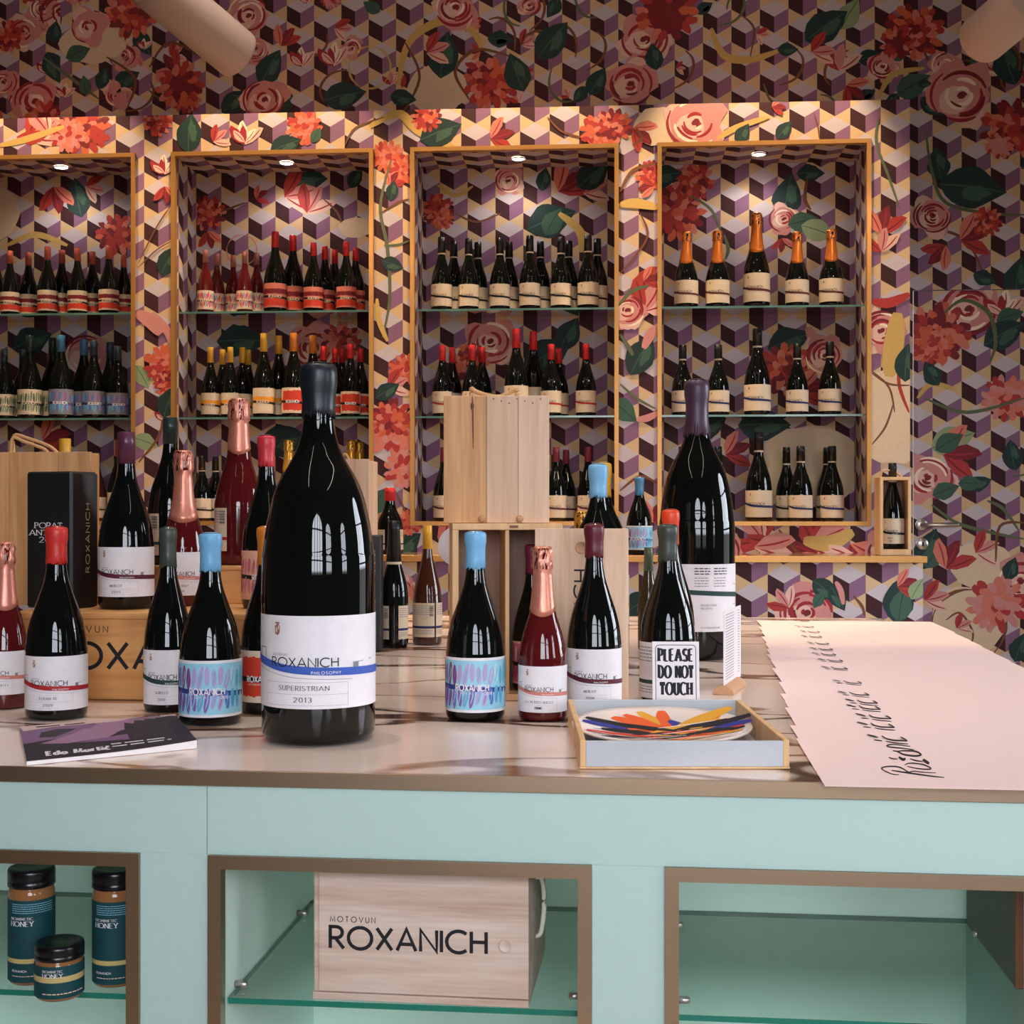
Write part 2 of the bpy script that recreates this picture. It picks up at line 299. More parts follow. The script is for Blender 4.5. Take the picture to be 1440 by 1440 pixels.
# ------------------------------------------------------------------ flat print: 2-D shapes that are laid on a surface
def arc(cx, cy, rx, ry, a0, a1, n=9): return [(cx + rx * math.cos(math.radians(a0 + (a1 - a0) * i / n)), cy + ry * math.sin(math.radians(a0 + (a1 - a0) * i / n))) for i in range(n + 1)]
def smooth_line(pts, n=6):
    out = []; m = len(pts)
    for i in range(m - 1):
        p0, p1, p2, p3 = pts[max(i - 1, 0)], pts[i], pts[i + 1], pts[min(i + 2, m - 1)]
        for k in range(n):
            t = k / n
            out.append(tuple(0.5 * (2 * p1[d] + (p2[d] - p0[d]) * t + (2 * p0[d] - 5 * p1[d] + 4 * p2[d] - p3[d]) * t * t + (3 * p1[d] - p0[d] - 3 * p2[d] + p3[d]) * t ** 3) for d in (0, 1)))
    return out + [tuple(pts[-1][:2])]
GL = {'A': ([[(0, 0), (.4, 1), (.8, 0)], [(.14, .3), (.66, .3)]], .8), 'B': ([[(0, 0), (0, 1), (.28, 1)] + arc(.28, .76, .22, .24, 90, -90) + [(0, .52)], [(.3, .52)] + arc(.3, .26, .28, .26, 90, -90) + [(0, 0)]], .6),
      'C': ([arc(.5, .5, .5, .5, 48, 312, 14)], .84), 'D': ([[(0, 0), (0, 1), (.25, 1)] + arc(.25, .5, .47, .5, 90, -90) + [(0, 0)]], .74), 'E': ([[(.5, 1), (0, 1), (0, 0), (.5, 0)], [(0, .52), (.44, .52)]], .52),
      'F': ([[(.5, 1), (0, 1), (0, 0)], [(0, .52), (.42, .52)]], .5), 'G': ([arc(.5, .5, .5, .5, 48, 350, 14) + [(.6, .44)]], 1.0), 'H': ([[(0, 0), (0, 1)], [(.62, 0), (.62, 1)], [(0, .52), (.62, .52)]], .62), 'I': ([[(0, 0), (0, 1)]], .02),
      'J': ([[(.35, 1), (.35, .2)] + arc(.17, .2, .18, .2, 0, -150, 6)], .38), 'K': ([[(0, 0), (0, 1)], [(.55, 1), (.02, .45)], [(.16, .6), (.6, 0)]], .6), 'L': ([[(0, 1), (0, 0), (.46, 0)]], .48), 'M': ([[(0, 0), (.1, 1), (.45, .12), (.8, 1), (.9, 0)]], .9),
      'N': ([[(0, 0), (0, 1), (.68, 0), (.68, 1)]], .68), 'O': ([arc(.5, .5, .5, .5, 90, 450, 22)], 1.0), 'P': ([[(0, 0), (0, 1), (.26, 1)] + arc(.26, .74, .26, .26, 90, -90) + [(0, .48)]], .54), 'Q': ([arc(.5, .5, .5, .5, 90, 450, 22), [(.6, .3), (.95, -.05)]], 1.0),
      'R': ([[(0, 0), (0, 1), (.26, 1)] + arc(.26, .74, .26, .26, 90, -90) + [(0, .48)], [(.22, .48), (.58, 0)]], .58), 'S': ([arc(.28, .75, .24, .25, 30, 270, 9) + arc(.28, .25, .27, .25, 90, -150, 9)], .54), 'T': ([[(0, 1), (.6, 1)], [(.3, 1), (.3, 0)]], .6),
      'U': ([[(0, 1), (0, .32)] + arc(.31, .32, .31, .32, 180, 360, 9) + [(.62, 1)]], .62), 'V': ([[(0, 1), (.38, 0), (.76, 1)]], .76), 'W': ([[(0, 1), (.28, 0), (.55, .95), (.82, 0), (1.1, 1)]], 1.1), 'X': ([[(.02, 1), (.66, 0)], [(.66, 1), (.02, 0)]], .68),
      'Y': ([[(0, 1), (.33, .48), (.66, 1)], [(.33, .48), (.33, 0)]], .66), 'Z': ([[(0, 1), (.58, 1), (0, 0), (.6, 0)]], .6), '0': ([arc(.3, .5, .3, .5, 90, 450, 18)], .6), '1': ([[(.02, .8), (.2, 1), (.2, 0)]], .25),
      '2': ([arc(.28, .72, .27, .28, 160, -30, 8) + [(0, 0), (.56, 0)]], .56), '3': ([arc(.26, .75, .24, .25, 150, -90, 8), arc(.26, .26, .28, .26, 90, -150, 8)], .54), '4': ([[(.45, 0), (.45, 1), (0, .3), (.62, .3)]], .62), '5': ([[(.5, 1), (.1, 1), (.06, .56)] + arc(.26, .32, .27, .32, 110, -150, 8)], .54),
      '6': ([[(.42, 1)] + arc(.28, .3, .28, .3, 150, 510, 14)], .56), '7': ([[(0, 1), (.54, 1), (.16, 0)]], .54), '8': ([arc(.27, .75, .22, .25, 270, 630, 12), arc(.27, .25, .27, .25, 90, 450, 12)], .54), '9': ([arc(.28, .7, .28, .3, 330, 690, 14) + [(.14, 0)]], .56),
      'o': ([arc(.28, .3, .28, .3, 90, 450, 14)], .56), 'd': ([arc(.28, .3, .28, .3, 60, 300, 12), [(.54, 1), (.54, 0)]], .56), 'u': ([[(0, .6), (0, .22)] + arc(.25, .22, .25, .22, 180, 360, 6) + [(.5, .6)], [(.5, .3), (.5, 0)]], .52), 'r': ([[(0, 0), (0, .6)], [(0, .4), (.14, .58), (.3, .58)]], .3),
      't': ([[(.14, .9), (.14, .1), (.3, 0)], [(0, .62), (.3, .62)]], .3), 'i': ([[(0, 0), (0, .6)], [(0, .8), (0, .92)]], .04), 'ć': ([arc(.28, .3, .28, .3, 50, 310, 12), [(.26, .76), (.4, .98)]], .5), '.': ([[(0, 0), (0, .1)]], .08), '-': ([[(0, .45), (.3, .45)]], .3), ' ': ([], .35)}
class Print:
    def __init__(s): s.p = []; s.lay = 0.0; s.step = 0.02
    def poly(s, pts, k): s.p.append((list(pts), k, s.lay)); s.lay += s.step
    def strip(s, pts, w, k, closed=False):
        n = len(pts); ws = w if isinstance(w, (list, tuple)) else [w] * n; L = []; R = []
        for i in range(n):
            a = pts[i - 1] if i else (pts[-2] if closed else pts[0]); b = pts[i + 1] if i < n - 1 else (pts[1] if closed else pts[-1])
            d1 = (pts[i][0] - a[0], pts[i][1] - a[1]); d2 = (b[0] - pts[i][0], b[1] - pts[i][1])
            l1 = math.hypot(*d1); l2 = math.hypot(*d2)
            if l1 < 1e-9: d1, l1 = d2, l2
            if l2 < 1e-9: d2, l2 = d1, l1
            if l1 < 1e-9: d1 = d2 = (1, 0); l1 = l2 = 1
            n1 = (-d1[1] / l1, d1[0] / l1); n2 = (-d2[1] / l2, d2[0] / l2); nx, ny = n1[0] + n2[0], n1[1] + n2[1]; ln = math.hypot(nx, ny)
            if ln < 0.35: nx, ny, q = n1[0], n1[1], 1
            else: nx, ny = nx / ln, ny / ln; q = min(1.8, 1 / max(0.3, nx * n1[0] + ny * n1[1]))
            h = ws[i] * 0.5 * q; L.append((pts[i][0] + nx * h, pts[i][1] + ny * h)); R.append((pts[i][0] - nx * h, pts[i][1] - ny * h))
        for i in range(n - 1): s.p.append(([R[i], R[i + 1], L[i + 1], L[i]], k, s.lay))
        s.lay += s.step
    def taper(s, pts, w, k, n=6):
        q = smooth_line(pts, n); m = len(q) - 1
        s.strip(q, [w * (0.12 + 0.88 * math.sin(math.pi * (0.08 + 0.84 * i / m)) ** 0.8) for i in range(m + 1)], k)
    def rect(s, x0, x1, y0, y1, k, n=1):
        for i in range(n):
            a, b = x0 + (x1 - x0) * i / n, x0 + (x1 - x0) * (i + 1) / n; s.p.append(([(a, y0), (b, y0), (b, y1), (a, y1)], k, s.lay))
        s.lay += s.step
    def box_line(s, x0, x1, y0, y1, w, k):
        for a, b, c, d in ((x0, x1, y0, y0 + w), (x0, x1, y1 - w, y1), (x0, x0 + w, y0, y1), (x1 - w, x1, y0, y1)): s.rect(a, b, c, d, k, max(1, int(abs(b - a) / 0.012)))
    def blob(s, cx, cy, rx, ry, ang, k, rnd, j=0.12, n=14):
        ca, sa = math.cos(ang), math.sin(ang); pts = []
        for i in range(n):
            t = 2 * math.pi * i / n; q = 1 + rnd.uniform(-j, j); x, y = rx * q * math.cos(t), ry * q * math.sin(t); pts.append((cx + x * ca - y * sa, cy + x * sa + y * ca))
        s.poly(pts, k)
    def text(s, txt, x, y, h, k, w=0.12, gap=0.2, serif=False, thin=0.05, width=None, rot=0.0, sx=1.0, anchor='l'):
        total = sum(GL[c][1] + gap for c in txt) - gap
        if width: sx = width / (total * h)
        off = {'l': 0, 'c': -total * h * sx / 2, 'r': -total * h * sx}[anchor]; ca, sa = math.cos(rot), math.sin(rot); cx = 0.0
        def T(p): a, b = off + (cx + p[0]) * h * sx, p[1] * h; return (x + a * ca - b * sa, y + a * sa + b * ca)
        st = s.step; s.step = 0; l0 = s.lay
        for c in txt:
            strokes, adv = GL[c]; kk = 0
            for sp in strokes:
                s.lay = l0 + kk * st * 0.25; kk += 1
                pts = [T(p) for p in sp]
                if serif:
                    ws = []
                    for i in range(len(sp)):
                        a, b = sp[max(i - 1, 0)], sp[min(i + 1, len(sp) - 1)]; d = math.hypot(b[0] - a[0], b[1] - a[1]) or 1; ws.append((thin + (w - thin) * abs(b[1] - a[1]) / d) * h)
                    if len(sp) < 6:
                        for i in range(len(sp) - 1):
                            a, b = sp[i], sp[i + 1]; d = math.hypot(b[0] - a[0], b[1] - a[1]) or 1; s.strip([pts[i], pts[i + 1]], (thin + (w - thin) * abs(b[1] - a[1]) / d) * h, k)
                    else: s.strip(pts, ws, k)
                    if c == 'T' and len(sp) == 2 and sp[0][1] == sp[1][1]:
                        for q in (sp[0], sp[1]): s.strip([T((q[0], q[1] + thin * .5)), T((q[0], q[1] - .26))], w * .55 * h, k)
                    for q in (0, -1):
                        if (sp[q][1] < 0.02 or sp[q][1] > 0.98) and abs(sp[q][1] - sp[1 if q == 0 else -2][1]) > 0.2:
                            yy = thin * .5 if sp[q][1] < .5 else 1 - thin * .5; s.strip([T((sp[q][0] - w * 1.05, yy)), T((sp[q][0] + w * 1.05, yy))], thin * h, k)
                else:
                    # square off the stroke ends
                    s.strip(pts, w * h, k, closed=(sp[0] == sp[-1] and len(sp) > 3))
            cx += adv + gap
        s.step = st; s.lay = l0 + st * 2
    def greek(s, x0, x1, y, n, dy, h, k, rnd):
        for i in range(n):
            x = x0
            while x < x1: l = min(rnd.uniform(2, 5) * h, x1 - x); s.rect(x, x + l, y - i * dy, y - i * dy + h, k); s.lay -= s.step; x += l + h * 0.9
        s.lay += s.step
    def emit(s, mb, fn, clip=None, fan=False):
        for pts, k, lay in s.p:
            if clip: pts = clip_rect(pts, clip)
            if len(pts) < 3: continue
            if fan and len(pts) > 5:
                c = (sum(p[0] for p in pts) / len(pts), sum(p[1] for p in pts) / len(pts)); n = len(pts)
                mb.add([fn(p[0], p[1], lay) for p in pts] + [fn(c[0], c[1], lay)], [(i, (i + 1) % n, n) for i in range(n)], pm(k))
            else: mb.add([fn(p[0], p[1], lay) for p in pts], [list(range(len(pts)))], pm(k))
def clip_rect(pts, r):
    for ax, lim, sg in ((0, r[0], 1), (0, r[1], -1), (1, r[2], 1), (1, r[3], -1)):
        if not pts: return pts
        out = []
        for i in range(len(pts)):
            a, b = pts[i - 1], pts[i]; ia, ib = (a[ax] - lim) * sg >= 0, (b[ax] - lim) * sg >= 0
            if ia != ib:
                t = (lim - a[ax]) / (b[ax] - a[ax]); out.append((a[0] + (b[0] - a[0]) * t, a[1] + (b[1] - a[1]) * t))
            if ib: out.append(b)
        pts = out
    return pts
# ---- flowers of the wallpaper
def rose(P, x, y, r, rnd):
    for i in range(6): a = rnd.uniform(0, 6.3); P.blob(x + .55 * r * math.cos(a), y + .55 * r * math.sin(a), .55 * r, .45 * r, a, rnd.choice(['roselight', 'rosemid', 'rosemid']), rnd)
    P.blob(x, y, .8 * r, .76 * r, 0, 'rosemid', rnd, .06, 20); P.blob(x - .2 * r, y - .15 * r, .5 * r, .4 * r, .4, 'roselight', rnd)
    for i in range(11):
        q = r * (0.14 + 0.075 * i); a = rnd.uniform(0, 360); sw = rnd.uniform(60, 130)
        P.taper([p for p in arc(x, y, q, q * .92, a, a + sw, 5)], rnd.uniform(.08, .15) * r, rnd.choice(['rosedark', 'rosedark', 'fdred', 'rosecream']), 3)
    P.blob(x, y, .14 * r, .1 * r, .5, 'fdred', rnd)
def dahlia(P, x, y, r, rnd, pal=('fred', 'fdred', 'fcoral', 'fred', 'forange')):
    P.blob(x, y, .72 * r, .68 * r, 0, pal[1], rnd, .16, 18)
    for ring in range(4):
        q = r * (0.82 - .24 * ring); n = [15, 12, 9, 5][ring]
        for i in range(n):
            a = 2 * math.pi * (i + .5 * ring) / n + rnd.uniform(-.15, .15); P.blob(x + q * math.cos(a), y + q * math.sin(a) * .92, .22 * r, .14 * r, a + rnd.uniform(-.4, .4), rnd.choice(pal), rnd, .18, 9)
def leaf(P, x, y, r, ang, rnd, k='leafd'):
    ca, sa = math.cos(ang), math.sin(ang); T = lambda u, v: (x + u * ca - v * sa, y + u * sa + v * ca); n = 9
    up = [(-r + 2 * r * i / n, r * .66 * math.sin(math.pi * (i / n) ** .8) * (1 + rnd.uniform(-.07, .07))) for i in range(n + 1)]; dn = [(u, -v * .92) for u, v in up[1:-1]][::-1]
    P.poly([T(u, v) for u, v in up + dn], k)
    if k == 'leafd': P.blob(*T(.1 * r, -.15 * r), .45 * r, .2 * r, ang + .2, 'leafm', rnd, .25)
    P.taper([T(-r, 0), T(0, .05 * r), T(.9 * r, 0)], .05 * r, 'leafm' if k != 'leafm' else 'leafd', 3)
def petals(P, x, y, r, ang, rnd, pal=('roselight', 'rosemid', 'fred')):
    for i, k in enumerate(pal):
        a = ang + (i - 1) * .75 + rnd.uniform(-.15, .15); ca, sa = math.cos(a), math.sin(a)
        pts = [(0, 0), (.35, .24), (.75, .3), (1.1, .12), (1.2, -.05), (.8, -.2), (.35, -.16)]; P.poly([(x + r * (u * ca - v * sa), y + r * (u * sa + v * ca)) for u, v in pts], k)
        P.taper([(x + r * (u * ca - v * sa), y + r * (u * sa + v * ca)) for u, v in ((.1, .02), (.6, -.02), (1.05, .02))], .06 * r, 'rosedark' if k != 'fred' else 'fdred', 3)
def flowers(P, items, fn, pxm, rnd):
    """items in photograph pixels: fn turns a pixel into the panel's metres"""
    for it in items:
        t, a = it[0], it[1:]
        if t in ('ribbon', 'stem', 'stemg', 'rred', 'rpink', 'rdark'):
            k = {'ribbon': 'ribbon', 'stem': 'stem', 'stemg': 'stemg', 'rred': 'fred', 'rpink': 'rosemid', 'rdark': 'umber'}[t]; P.taper([fn(x, y) for x, y in a[0]], a[1] * pxm, k, 6)
        else:
            x, y = fn(a[0], a[1]); r = a[2] * pxm * (1.0 if t in ('beige', 'ring') else 1.22)
            if t == 'rose': rose(P, x, y, r, rnd)
            elif t == 'dahlia': dahlia(P, x, y, r, rnd)
            elif t == 'orange': dahlia(P, x, y, r, rnd, ('forange', 'fcoral', 'forange', 'fred'))
            elif t == 'coral': dahlia(P, x, y, r, rnd, ('fcoral', 'rosemid', 'fcoral', 'fred'))
            elif t == 'leaf': leaf(P, x, y, r, math.radians(a[3]), rnd)
            elif t == 'lleaf': leaf(P, x, y, r, math.radians(a[3]), rnd, 'leafl')
            elif t == 'mleaf': leaf(P, x, y, r, math.radians(a[3]), rnd, 'leafm')
            elif t == 'petals': petals(P, x, y, r, math.radians(a[3]), rnd)
            elif t == 'rpetals': petals(P, x, y, r, math.radians(a[3]), rnd, ('fred', 'fdred', 'fcoral'))
            elif t == 'peony': petals(P, x, y - .4 * r, r, math.radians(90), rnd, ('roselight', 'rosecream', 'rosedark')); petals(P, x, y - .3 * r, .7 * r, math.radians(100), rnd, ('rosecream', 'rosedark', 'roselight'))
            elif t == 'beige': P.blob(x, y, r, r * a[3], 0, 'beige', rnd, .05, 24)
            elif t == 'ring': P.strip(arc(x, y, r, r, 20, 380, 28), [.07 * r * (1 + .6 * math.sin(i)) for i in range(29)], a[3])

# ================================================================== the room
def attach(mb, name, parent): return mb.build(name, parent, -Vector(parent.location))
def st(o): o['kind'] = 'structure'; return o
WALL_Y, CAB_Y, LOW_Y, LEDGE_Y = 5.78, 5.45, 5.08, 5.05
def on_wall(px, py): p = on_y(px, py, WALL_Y); return (p.x, p.z)
def on_cab(px, py): p = on_y(px, py, CAB_Y); return (p.x, p.z)
def on_low(px, py): p = on_y(px, py, LOW_Y); return (p.x, p.z)
def on_niche(px, py): p = on_y(px, py, WALL_Y - .015); return (p.x, p.z)
u0, z0 = on_wall(1393.3, 293); M_wp_wall = wallpaper('wallpaper_wall', u0, z0)
u0, z0 = on_cab(1110, 165); M_wp_cab = wallpaper('wallpaper_cabinet', u0, z0)
u0, z0 = on_low(1034, 846); M_wp_low = wallpaper('wallpaper_base', u0, z0)
u0, z0 = on_niche(1053.5, 260); M_wp_niche = wallpaper('wallpaper_niche', u0, z0)
def wp_rect(mb, x0, x1, z0_, z1_, y, m): mb.quad((x0, y, z0_), (x1, y, z0_), (x1, y, z1_), (x0, y, z1_), m, [(x0, z0_), (x1, z0_), (x1, z1_), (x0, z1_)])
mb = MB(); mb.quad((LEFT_X, REAR_Y, 0), (RIGHT_X, REAR_Y, 0), (RIGHT_X, WALL_Y + .2, 0), (LEFT_X, WALL_Y + .2, 0), M_floor); st(mb.build('floor'))
mb = MB(); mb.quad((LEFT_X, REAR_Y, CEIL_Z), (RIGHT_X, REAR_Y, CEIL_Z), (RIGHT_X, WALL_Y, CEIL_Z), (LEFT_X, WALL_Y, CEIL_Z), M_ceil); st(mb.build('ceiling'))
# back wall with its printed flowers
DOOR_X0, DOOR_Z1 = on_wall(1283.5, 408); DOOR_X1 = DOOR_X0 + 0.86
mb = MB(); wp_rect(mb, LEFT_X, DOOR_X0, 0, CEIL_Z, WALL_Y, M_wp_wall); wp_rect(mb, DOOR_X1, RIGHT_X, 0, CEIL_Z, WALL_Y, M_wp_wall); wp_rect(mb, DOOR_X0, DOOR_X1, DOOR_Z1, CEIL_Z, WALL_Y, M_wp_wall)
R_ = random.Random(7); PW = Print(); PXW = WALL_Y / F
flowers(PW, [('beige', 615, 125, 44, .8), ('beige', 130, 60, 50, .6), ('ring', 520, 95, 30, 'ribbon'), ('ribbon', [(560, 120), (575, 60), (620, 30), (660, 40), (680, 70)], 12), ('stem', [(560, 170), (590, 110), (570, 60)], 4), ('stem', [(660, 140), (640, 100), (670, 70), (720, 80)], 5),
 ('leaf', 625, 77, 28, 80), ('leaf', 485, 135, 26, 10), ('leaf', 567, 138, 16, -10), ('leaf', 380, 95, 24, 60), ('leaf', 330, 143, 20, 40), ('leaf', 77, 45, 14, 80), ('mleaf', 110, 75, 16, 20), ('leaf', 777, 57, 27, 50), ('leaf', 727, 102, 24, 110), ('leaf', 1162, 37, 29, 35), ('leaf', 1108, 70, 12, 0),
 ('petals', 470, 40, 18, -10), ('peony', 425, 85, 20), ('peony', 470, 82, 24), ('petals', 600, 75, 24, 20), ('dahlia', 252, 118, 30), ('orange', 262, 140, 18), ('dahlia', 185, 18, 32), ('dahlia', 690, 118, 32), ('rpetals', 395, 65, 22, 60), ('rose', 350, 22, 28), ('rose', 50, 142, 28), ('rose', 125, 38, 24), ('rose', 60, 12, 18), ('rose', 372, 140, 28), ('rose', 640, 10, 26),
 ('stem', [(150, 80), (190, 110), (180, 150)], 4), ('stem', [(210, 95), (240, 60), (300, 90)], 4), ('stemg', [(60, 80), (100, 110), (140, 140)], 5), ('leaf', 145, 110, 14, 70), ('mleaf', 120, 120, 12, 100), ('rpetals', 250, 100, 22, 130),
 ('dahlia', 938, 18, 36), ('rose', 905, 55, 30), ('rose', 886, 118, 30), ('rose', 745, 8, 14), ('leaf', 840, 115, 18, 60), ('leaf', 920, 80, 16, 100), ('ribbon', [(1000, 40), (1018, 78), (1055, 84), (1094, 72)], 11), ('stem', [(1040, 20), (1060, 40), (1055, 80)], 3),
 ('petals', 1140, 74, 24, 10), ('petals', 1180, 100, 26, 80), ('rpetals', 1190, 120, 22, -40), ('rose', 1242, 94, 18), ('ribbon', [(1236, 135), (1256, 105), (1300, 96)], 8), ('dahlia', 1285, 45, 34), ('dahlia', 1262, 60, 20), ('lleaf', 1195, 20, 20, 60), ('mleaf', 1285, 120, 22, 30), ('leaf', 1310, 150, 16, -40),
 ('rose', 1352, 134, 38), ('dahlia', 1424, 182, 36), ('coral', 1405, 205, 16), ('leaf', 1368, 265, 38, -8), ('leaf', 1320, 230, 20, 100), ('stemg', [(1302, 185), (1310, 240), (1330, 285), (1390, 300), (1440, 302)], 5), ('stem', [(1280, 310), (1320, 322), (1360, 340), (1385, 390)], 4), ('rose', 1312, 304, 24), ('rpetals', 1350, 338, 30, 15), ('rpetals', 1330, 345, 24, 230), ('leaf', 1432, 390, 24, 80), ('leaf', 1385, 392, 14, -20), ('leaf', 1300, 118, 8, 0)], on_wall, PXW, R_)
DOORF = [('beige', 1380, 795, 42, .8), ('beige', 1360, 875, 50, 1.0), ('ring', 1362, 880, 50, 'stem'), ('rose', 1362, 434, 34), ('peony', 1412, 432, 26), ('dahlia', 1318, 470, 38), ('orange', 1310, 485, 24), ('mleaf', 1420, 445, 16, 20), ('leaf', 1412, 470, 26, 30), ('stemg', [(1328, 440), (1355, 422), (1390, 440), (1400, 480), (1392, 510)], 6), ('lleaf', 1340, 620, 26, 20), ('leaf', 1378, 680, 14, 20), ('rpetals', 1326, 640, 36, 10), ('rose', 1305, 672, 30), ('mleaf', 1335, 622, 18, 30), ('mleaf', 1330, 690, 16, 20), ('stemg', [(1310, 710), (1345, 735), (1390, 748), (1440, 758)], 5), ('stemg', [(1388, 704), (1410, 715), (1432, 745)], 5), ('leaf', 1306, 772, 25, 70), ('mleaf', 1312, 782, 16, 60), ('rpetals', 1330, 800, 30, 70), ('petals', 1372, 778, 24, 20), ('rose', 1436, 818, 30), ('leaf', 1422, 800, 14, 70), ('coral', 1402, 850, 34), ('stem', [(1330, 872), (1350, 862), (1368, 890), (1362, 915)], 3), ('petals', 1345, 884, 16, 30), ('leaf', 1435, 910, 18, 70), ('stem', [(1400, 790), (1406, 740), (1440, 735)], 4), ('leaf', 1424, 640, 18, 100), ('petals', 1300, 845, 24, 20), ('coral', 1415, 560, 28), ('stemg', [(1300, 560), (1360, 580), (1440, 560)], 5), ('mleaf', 1365, 680, 14, 0), ('ribbon', [(1290, 560), (1310, 540), (1345, 548)], 7), ('leaf', 1310, 525, 16, 120)]
R3 = random.Random(31)
def scatter(n, x0, x1, z0, z1):          # the print goes on beyond the photograph
    P = Print(); P.step = .004
    for k in range(n):
        x, z = R3.uniform(x0, x1), R3.uniform(z0, z1); q = R3.random(); a = R3.uniform(0, 6.3); r = R3.uniform(.05, .11)
        if q < .2: rose(P, x, z, r, R3)
        elif q < .4: dahlia(P, x, z, r, R3)
        elif q < .65: leaf(P, x, z, r, a, R3)
        elif q < .8: petals(P, x, z, r, a, R3)
        else: P.taper([(x + i * .06 * math.cos(a + i * .35), z + i * .06 * math.sin(a + i * .35)) for i in range(6)], .014, R3.choice(['stem', 'stemg', 'ribbon']), 5)
    return P
wfn = lambda y0: (lambda u, v, lay: (u, y0 - .0006 - .0012 * (lay % 2.0), v))
PW.step = .004
fill = []
for k_ in range(90):
    x_, y_ = R_.uniform(-20, 1460), R_.uniform(-15, 150); t_ = R_.choice(['leaf', 'stem', 'stem', 'petals', 'rpetals', 'mleaf', 'coral', 'peony', 'rose'] if x_ < 700 or x_ > 1220 else ['stem', 'stem', 'leaf', 'petals', 'stemg'])
    if t_ in ('stem', 'stemg'): a_ = R_.uniform(0, 6.3); fill.append((t_, [(x_ + q * 14 * math.cos(a_ + q * .35), y_ + q * 14 * math.sin(a_ + q * .35)) for q in range(5)], 4))
    elif t_ in ('coral', 'peony', 'rose'): fill.append((t_, x_, y_, R_.uniform(11, 19)))
    else: fill.append((t_, x_, y_, R_.uniform(9, 18), R_.uniform(0, 360)))
PF = Print(); PF.step = .004; flowers(PF, fill, on_wall, PXW, R_); PF.emit(mb, lambda u, v, lay: (u, WALL_Y - .0003 - .0001 * (lay % 2.0), v), (LEFT_X, RIGHT_X, DOOR_Z1, CEIL_Z))
scatter(26, LEFT_X, -2.3, 2.76, 3.4).emit(mb, wfn(WALL_Y), (LEFT_X, -2.4, 2.76, CEIL_Z)); PW.emit(mb, wfn(WALL_Y), (LEFT_X, RIGHT_X, DOOR_Z1, CEIL_Z)); scatter(70, DOOR_X1 + .02, RIGHT_X, .1, CEIL_Z).emit(mb, wfn(WALL_Y), (DOOR_X1, RIGHT_X, 0, CEIL_Z)); scatter(26, DOOR_X1 - .6, DOOR_X1, DOOR_Z1 + .1, CEIL_Z).emit(mb, wfn(WALL_Y), (DOOR_X1 - .65, DOOR_X1, DOOR_Z1, CEIL_Z)); scatter(40, LEFT_X, DOOR_X0, 3.4, CEIL_Z).emit(mb, wfn(WALL_Y), (LEFT_X, DOOR_X1, 3.36, CEIL_Z)); st(mb.build('wall_back'))
d1 = thing('door_1', None, None, (DOOR_X0, WALL_Y, 0)); d1['kind'] = 'structure'
mb = MB(); g = .004; wp_rect(mb, DOOR_X0 + g, DOOR_X1 - g, .01, DOOR_Z1 - g, WALL_Y, M_wp_wall)
mb.box(DOOR_X0 + g, DOOR_X1 - g, WALL_Y + .0005, WALL_Y + .04, .01, DOOR_Z1 - g, M_plaster)
PD = Print(); PD.step = .004; flowers(PD, DOORF, on_wall, PXW, R_); PD.emit(mb, wfn(WALL_Y), (DOOR_X0 + g, DOOR_X1 - g, .01, DOOR_Z1 - g)); scatter(26, on_wall(1490, 700)[0], DOOR_X1, .1, DOOR_Z1).emit(mb, wfn(WALL_Y), (DOOR_X0 + .3, DOOR_X1 - g, .01, DOOR_Z1 - g)); attach(mb, 'door_leaf', d1)
mb = MB(); mb.box(DOOR_X0 - .05, DOOR_X1 + .05, WALL_Y + .042, WALL_Y + .06, 0, DOOR_Z1 + .05, M_lid); attach(mb, 'door_gap_backing', d1)  # added dark backing that blocks light leaking through the door gaps
hx, hz = on_wall(1296, 738); lx, lz = on_wall(1345, 737); mb = MB()
TR = lambda x, z, y=0: Matrix.Translation((x, WALL_Y + y, z)) @ Matrix.Rotation(math.radians(90), 4, 'X')
mb.lathe([(0, .026), (.006, .026), (.009, .022)], 24, M_steel, mx=TR(hx, hz)); mb.tube([(hx, WALL_Y, hz), (hx, WALL_Y - .045, hz), (hx + .012, WALL_Y - .055, hz), (lx - .01, WALL_Y - .055, hz + .001), (lx, WALL_Y - .05, hz + .004)], .009, M_steel, 10)
attach(mb, 'door_handle', d1)
mb = MB(); kx, kz = on_wall(1297, 765); mb.lathe([(0, .026), (.006, .026), (.009, .022)], 24, M_steel, mx=TR(kx, kz)); mb.box(kx - .003, kx + .003, WALL_Y - .014, WALL_Y - .008, kz - .01, kz + .01, M_lid, .001); attach(mb, 'lock_escutcheon', d1)
# side and rear walls with arched windows
def pt(wall, s, d, z): return {'rear': (s, REAR_Y - d, z), 'right': (RIGHT_X + d, s, z), 'left': (LEFT_X - d, s, z)}[wall]
for wall, lo, hi in (('rear', LEFT_X, RIGHT_X), ('right', REAR_Y, WALL_Y), ('left', REAR_Y, WALL_Y)):
    mb = MB(); ws = sorted([w for w in WINDOWS if w[0] == wall], key=lambda w: w[1]); cur = lo
    q = lambda a, b, c, d: mb.quad(pt(wall, a, 0, c), pt(wall, b, 0, c), pt(wall, b, 0, d), pt(wall, a, 0, d), M_plaster)
    for _, c, hw, s, p in ws:
        q(cur, c - hw, 0, CEIL_Z); q(c - hw, c + hw, 0, s); top = p + hw; q(c - hw, c + hw, top, CEIL_Z); n = 16
        for i in range(n):
            a0, a1 = math.pi - math.pi * i / n, math.pi - math.pi * (i + 1) / n; s0, s1 = c + hw * math.cos(a0), c + hw * math.cos(a1)
            mb.quad(pt(wall, s0, 0, p + hw * math.sin(a0)), pt(wall, s1, 0, p + hw * math.sin(a1)), pt(wall, s1, 0, top), pt(wall, s0, 0, top), M_plaster)
        cur = c + hw
    q(cur, hi, 0, CEIL_Z); st(mb.build('wall_' + wall))
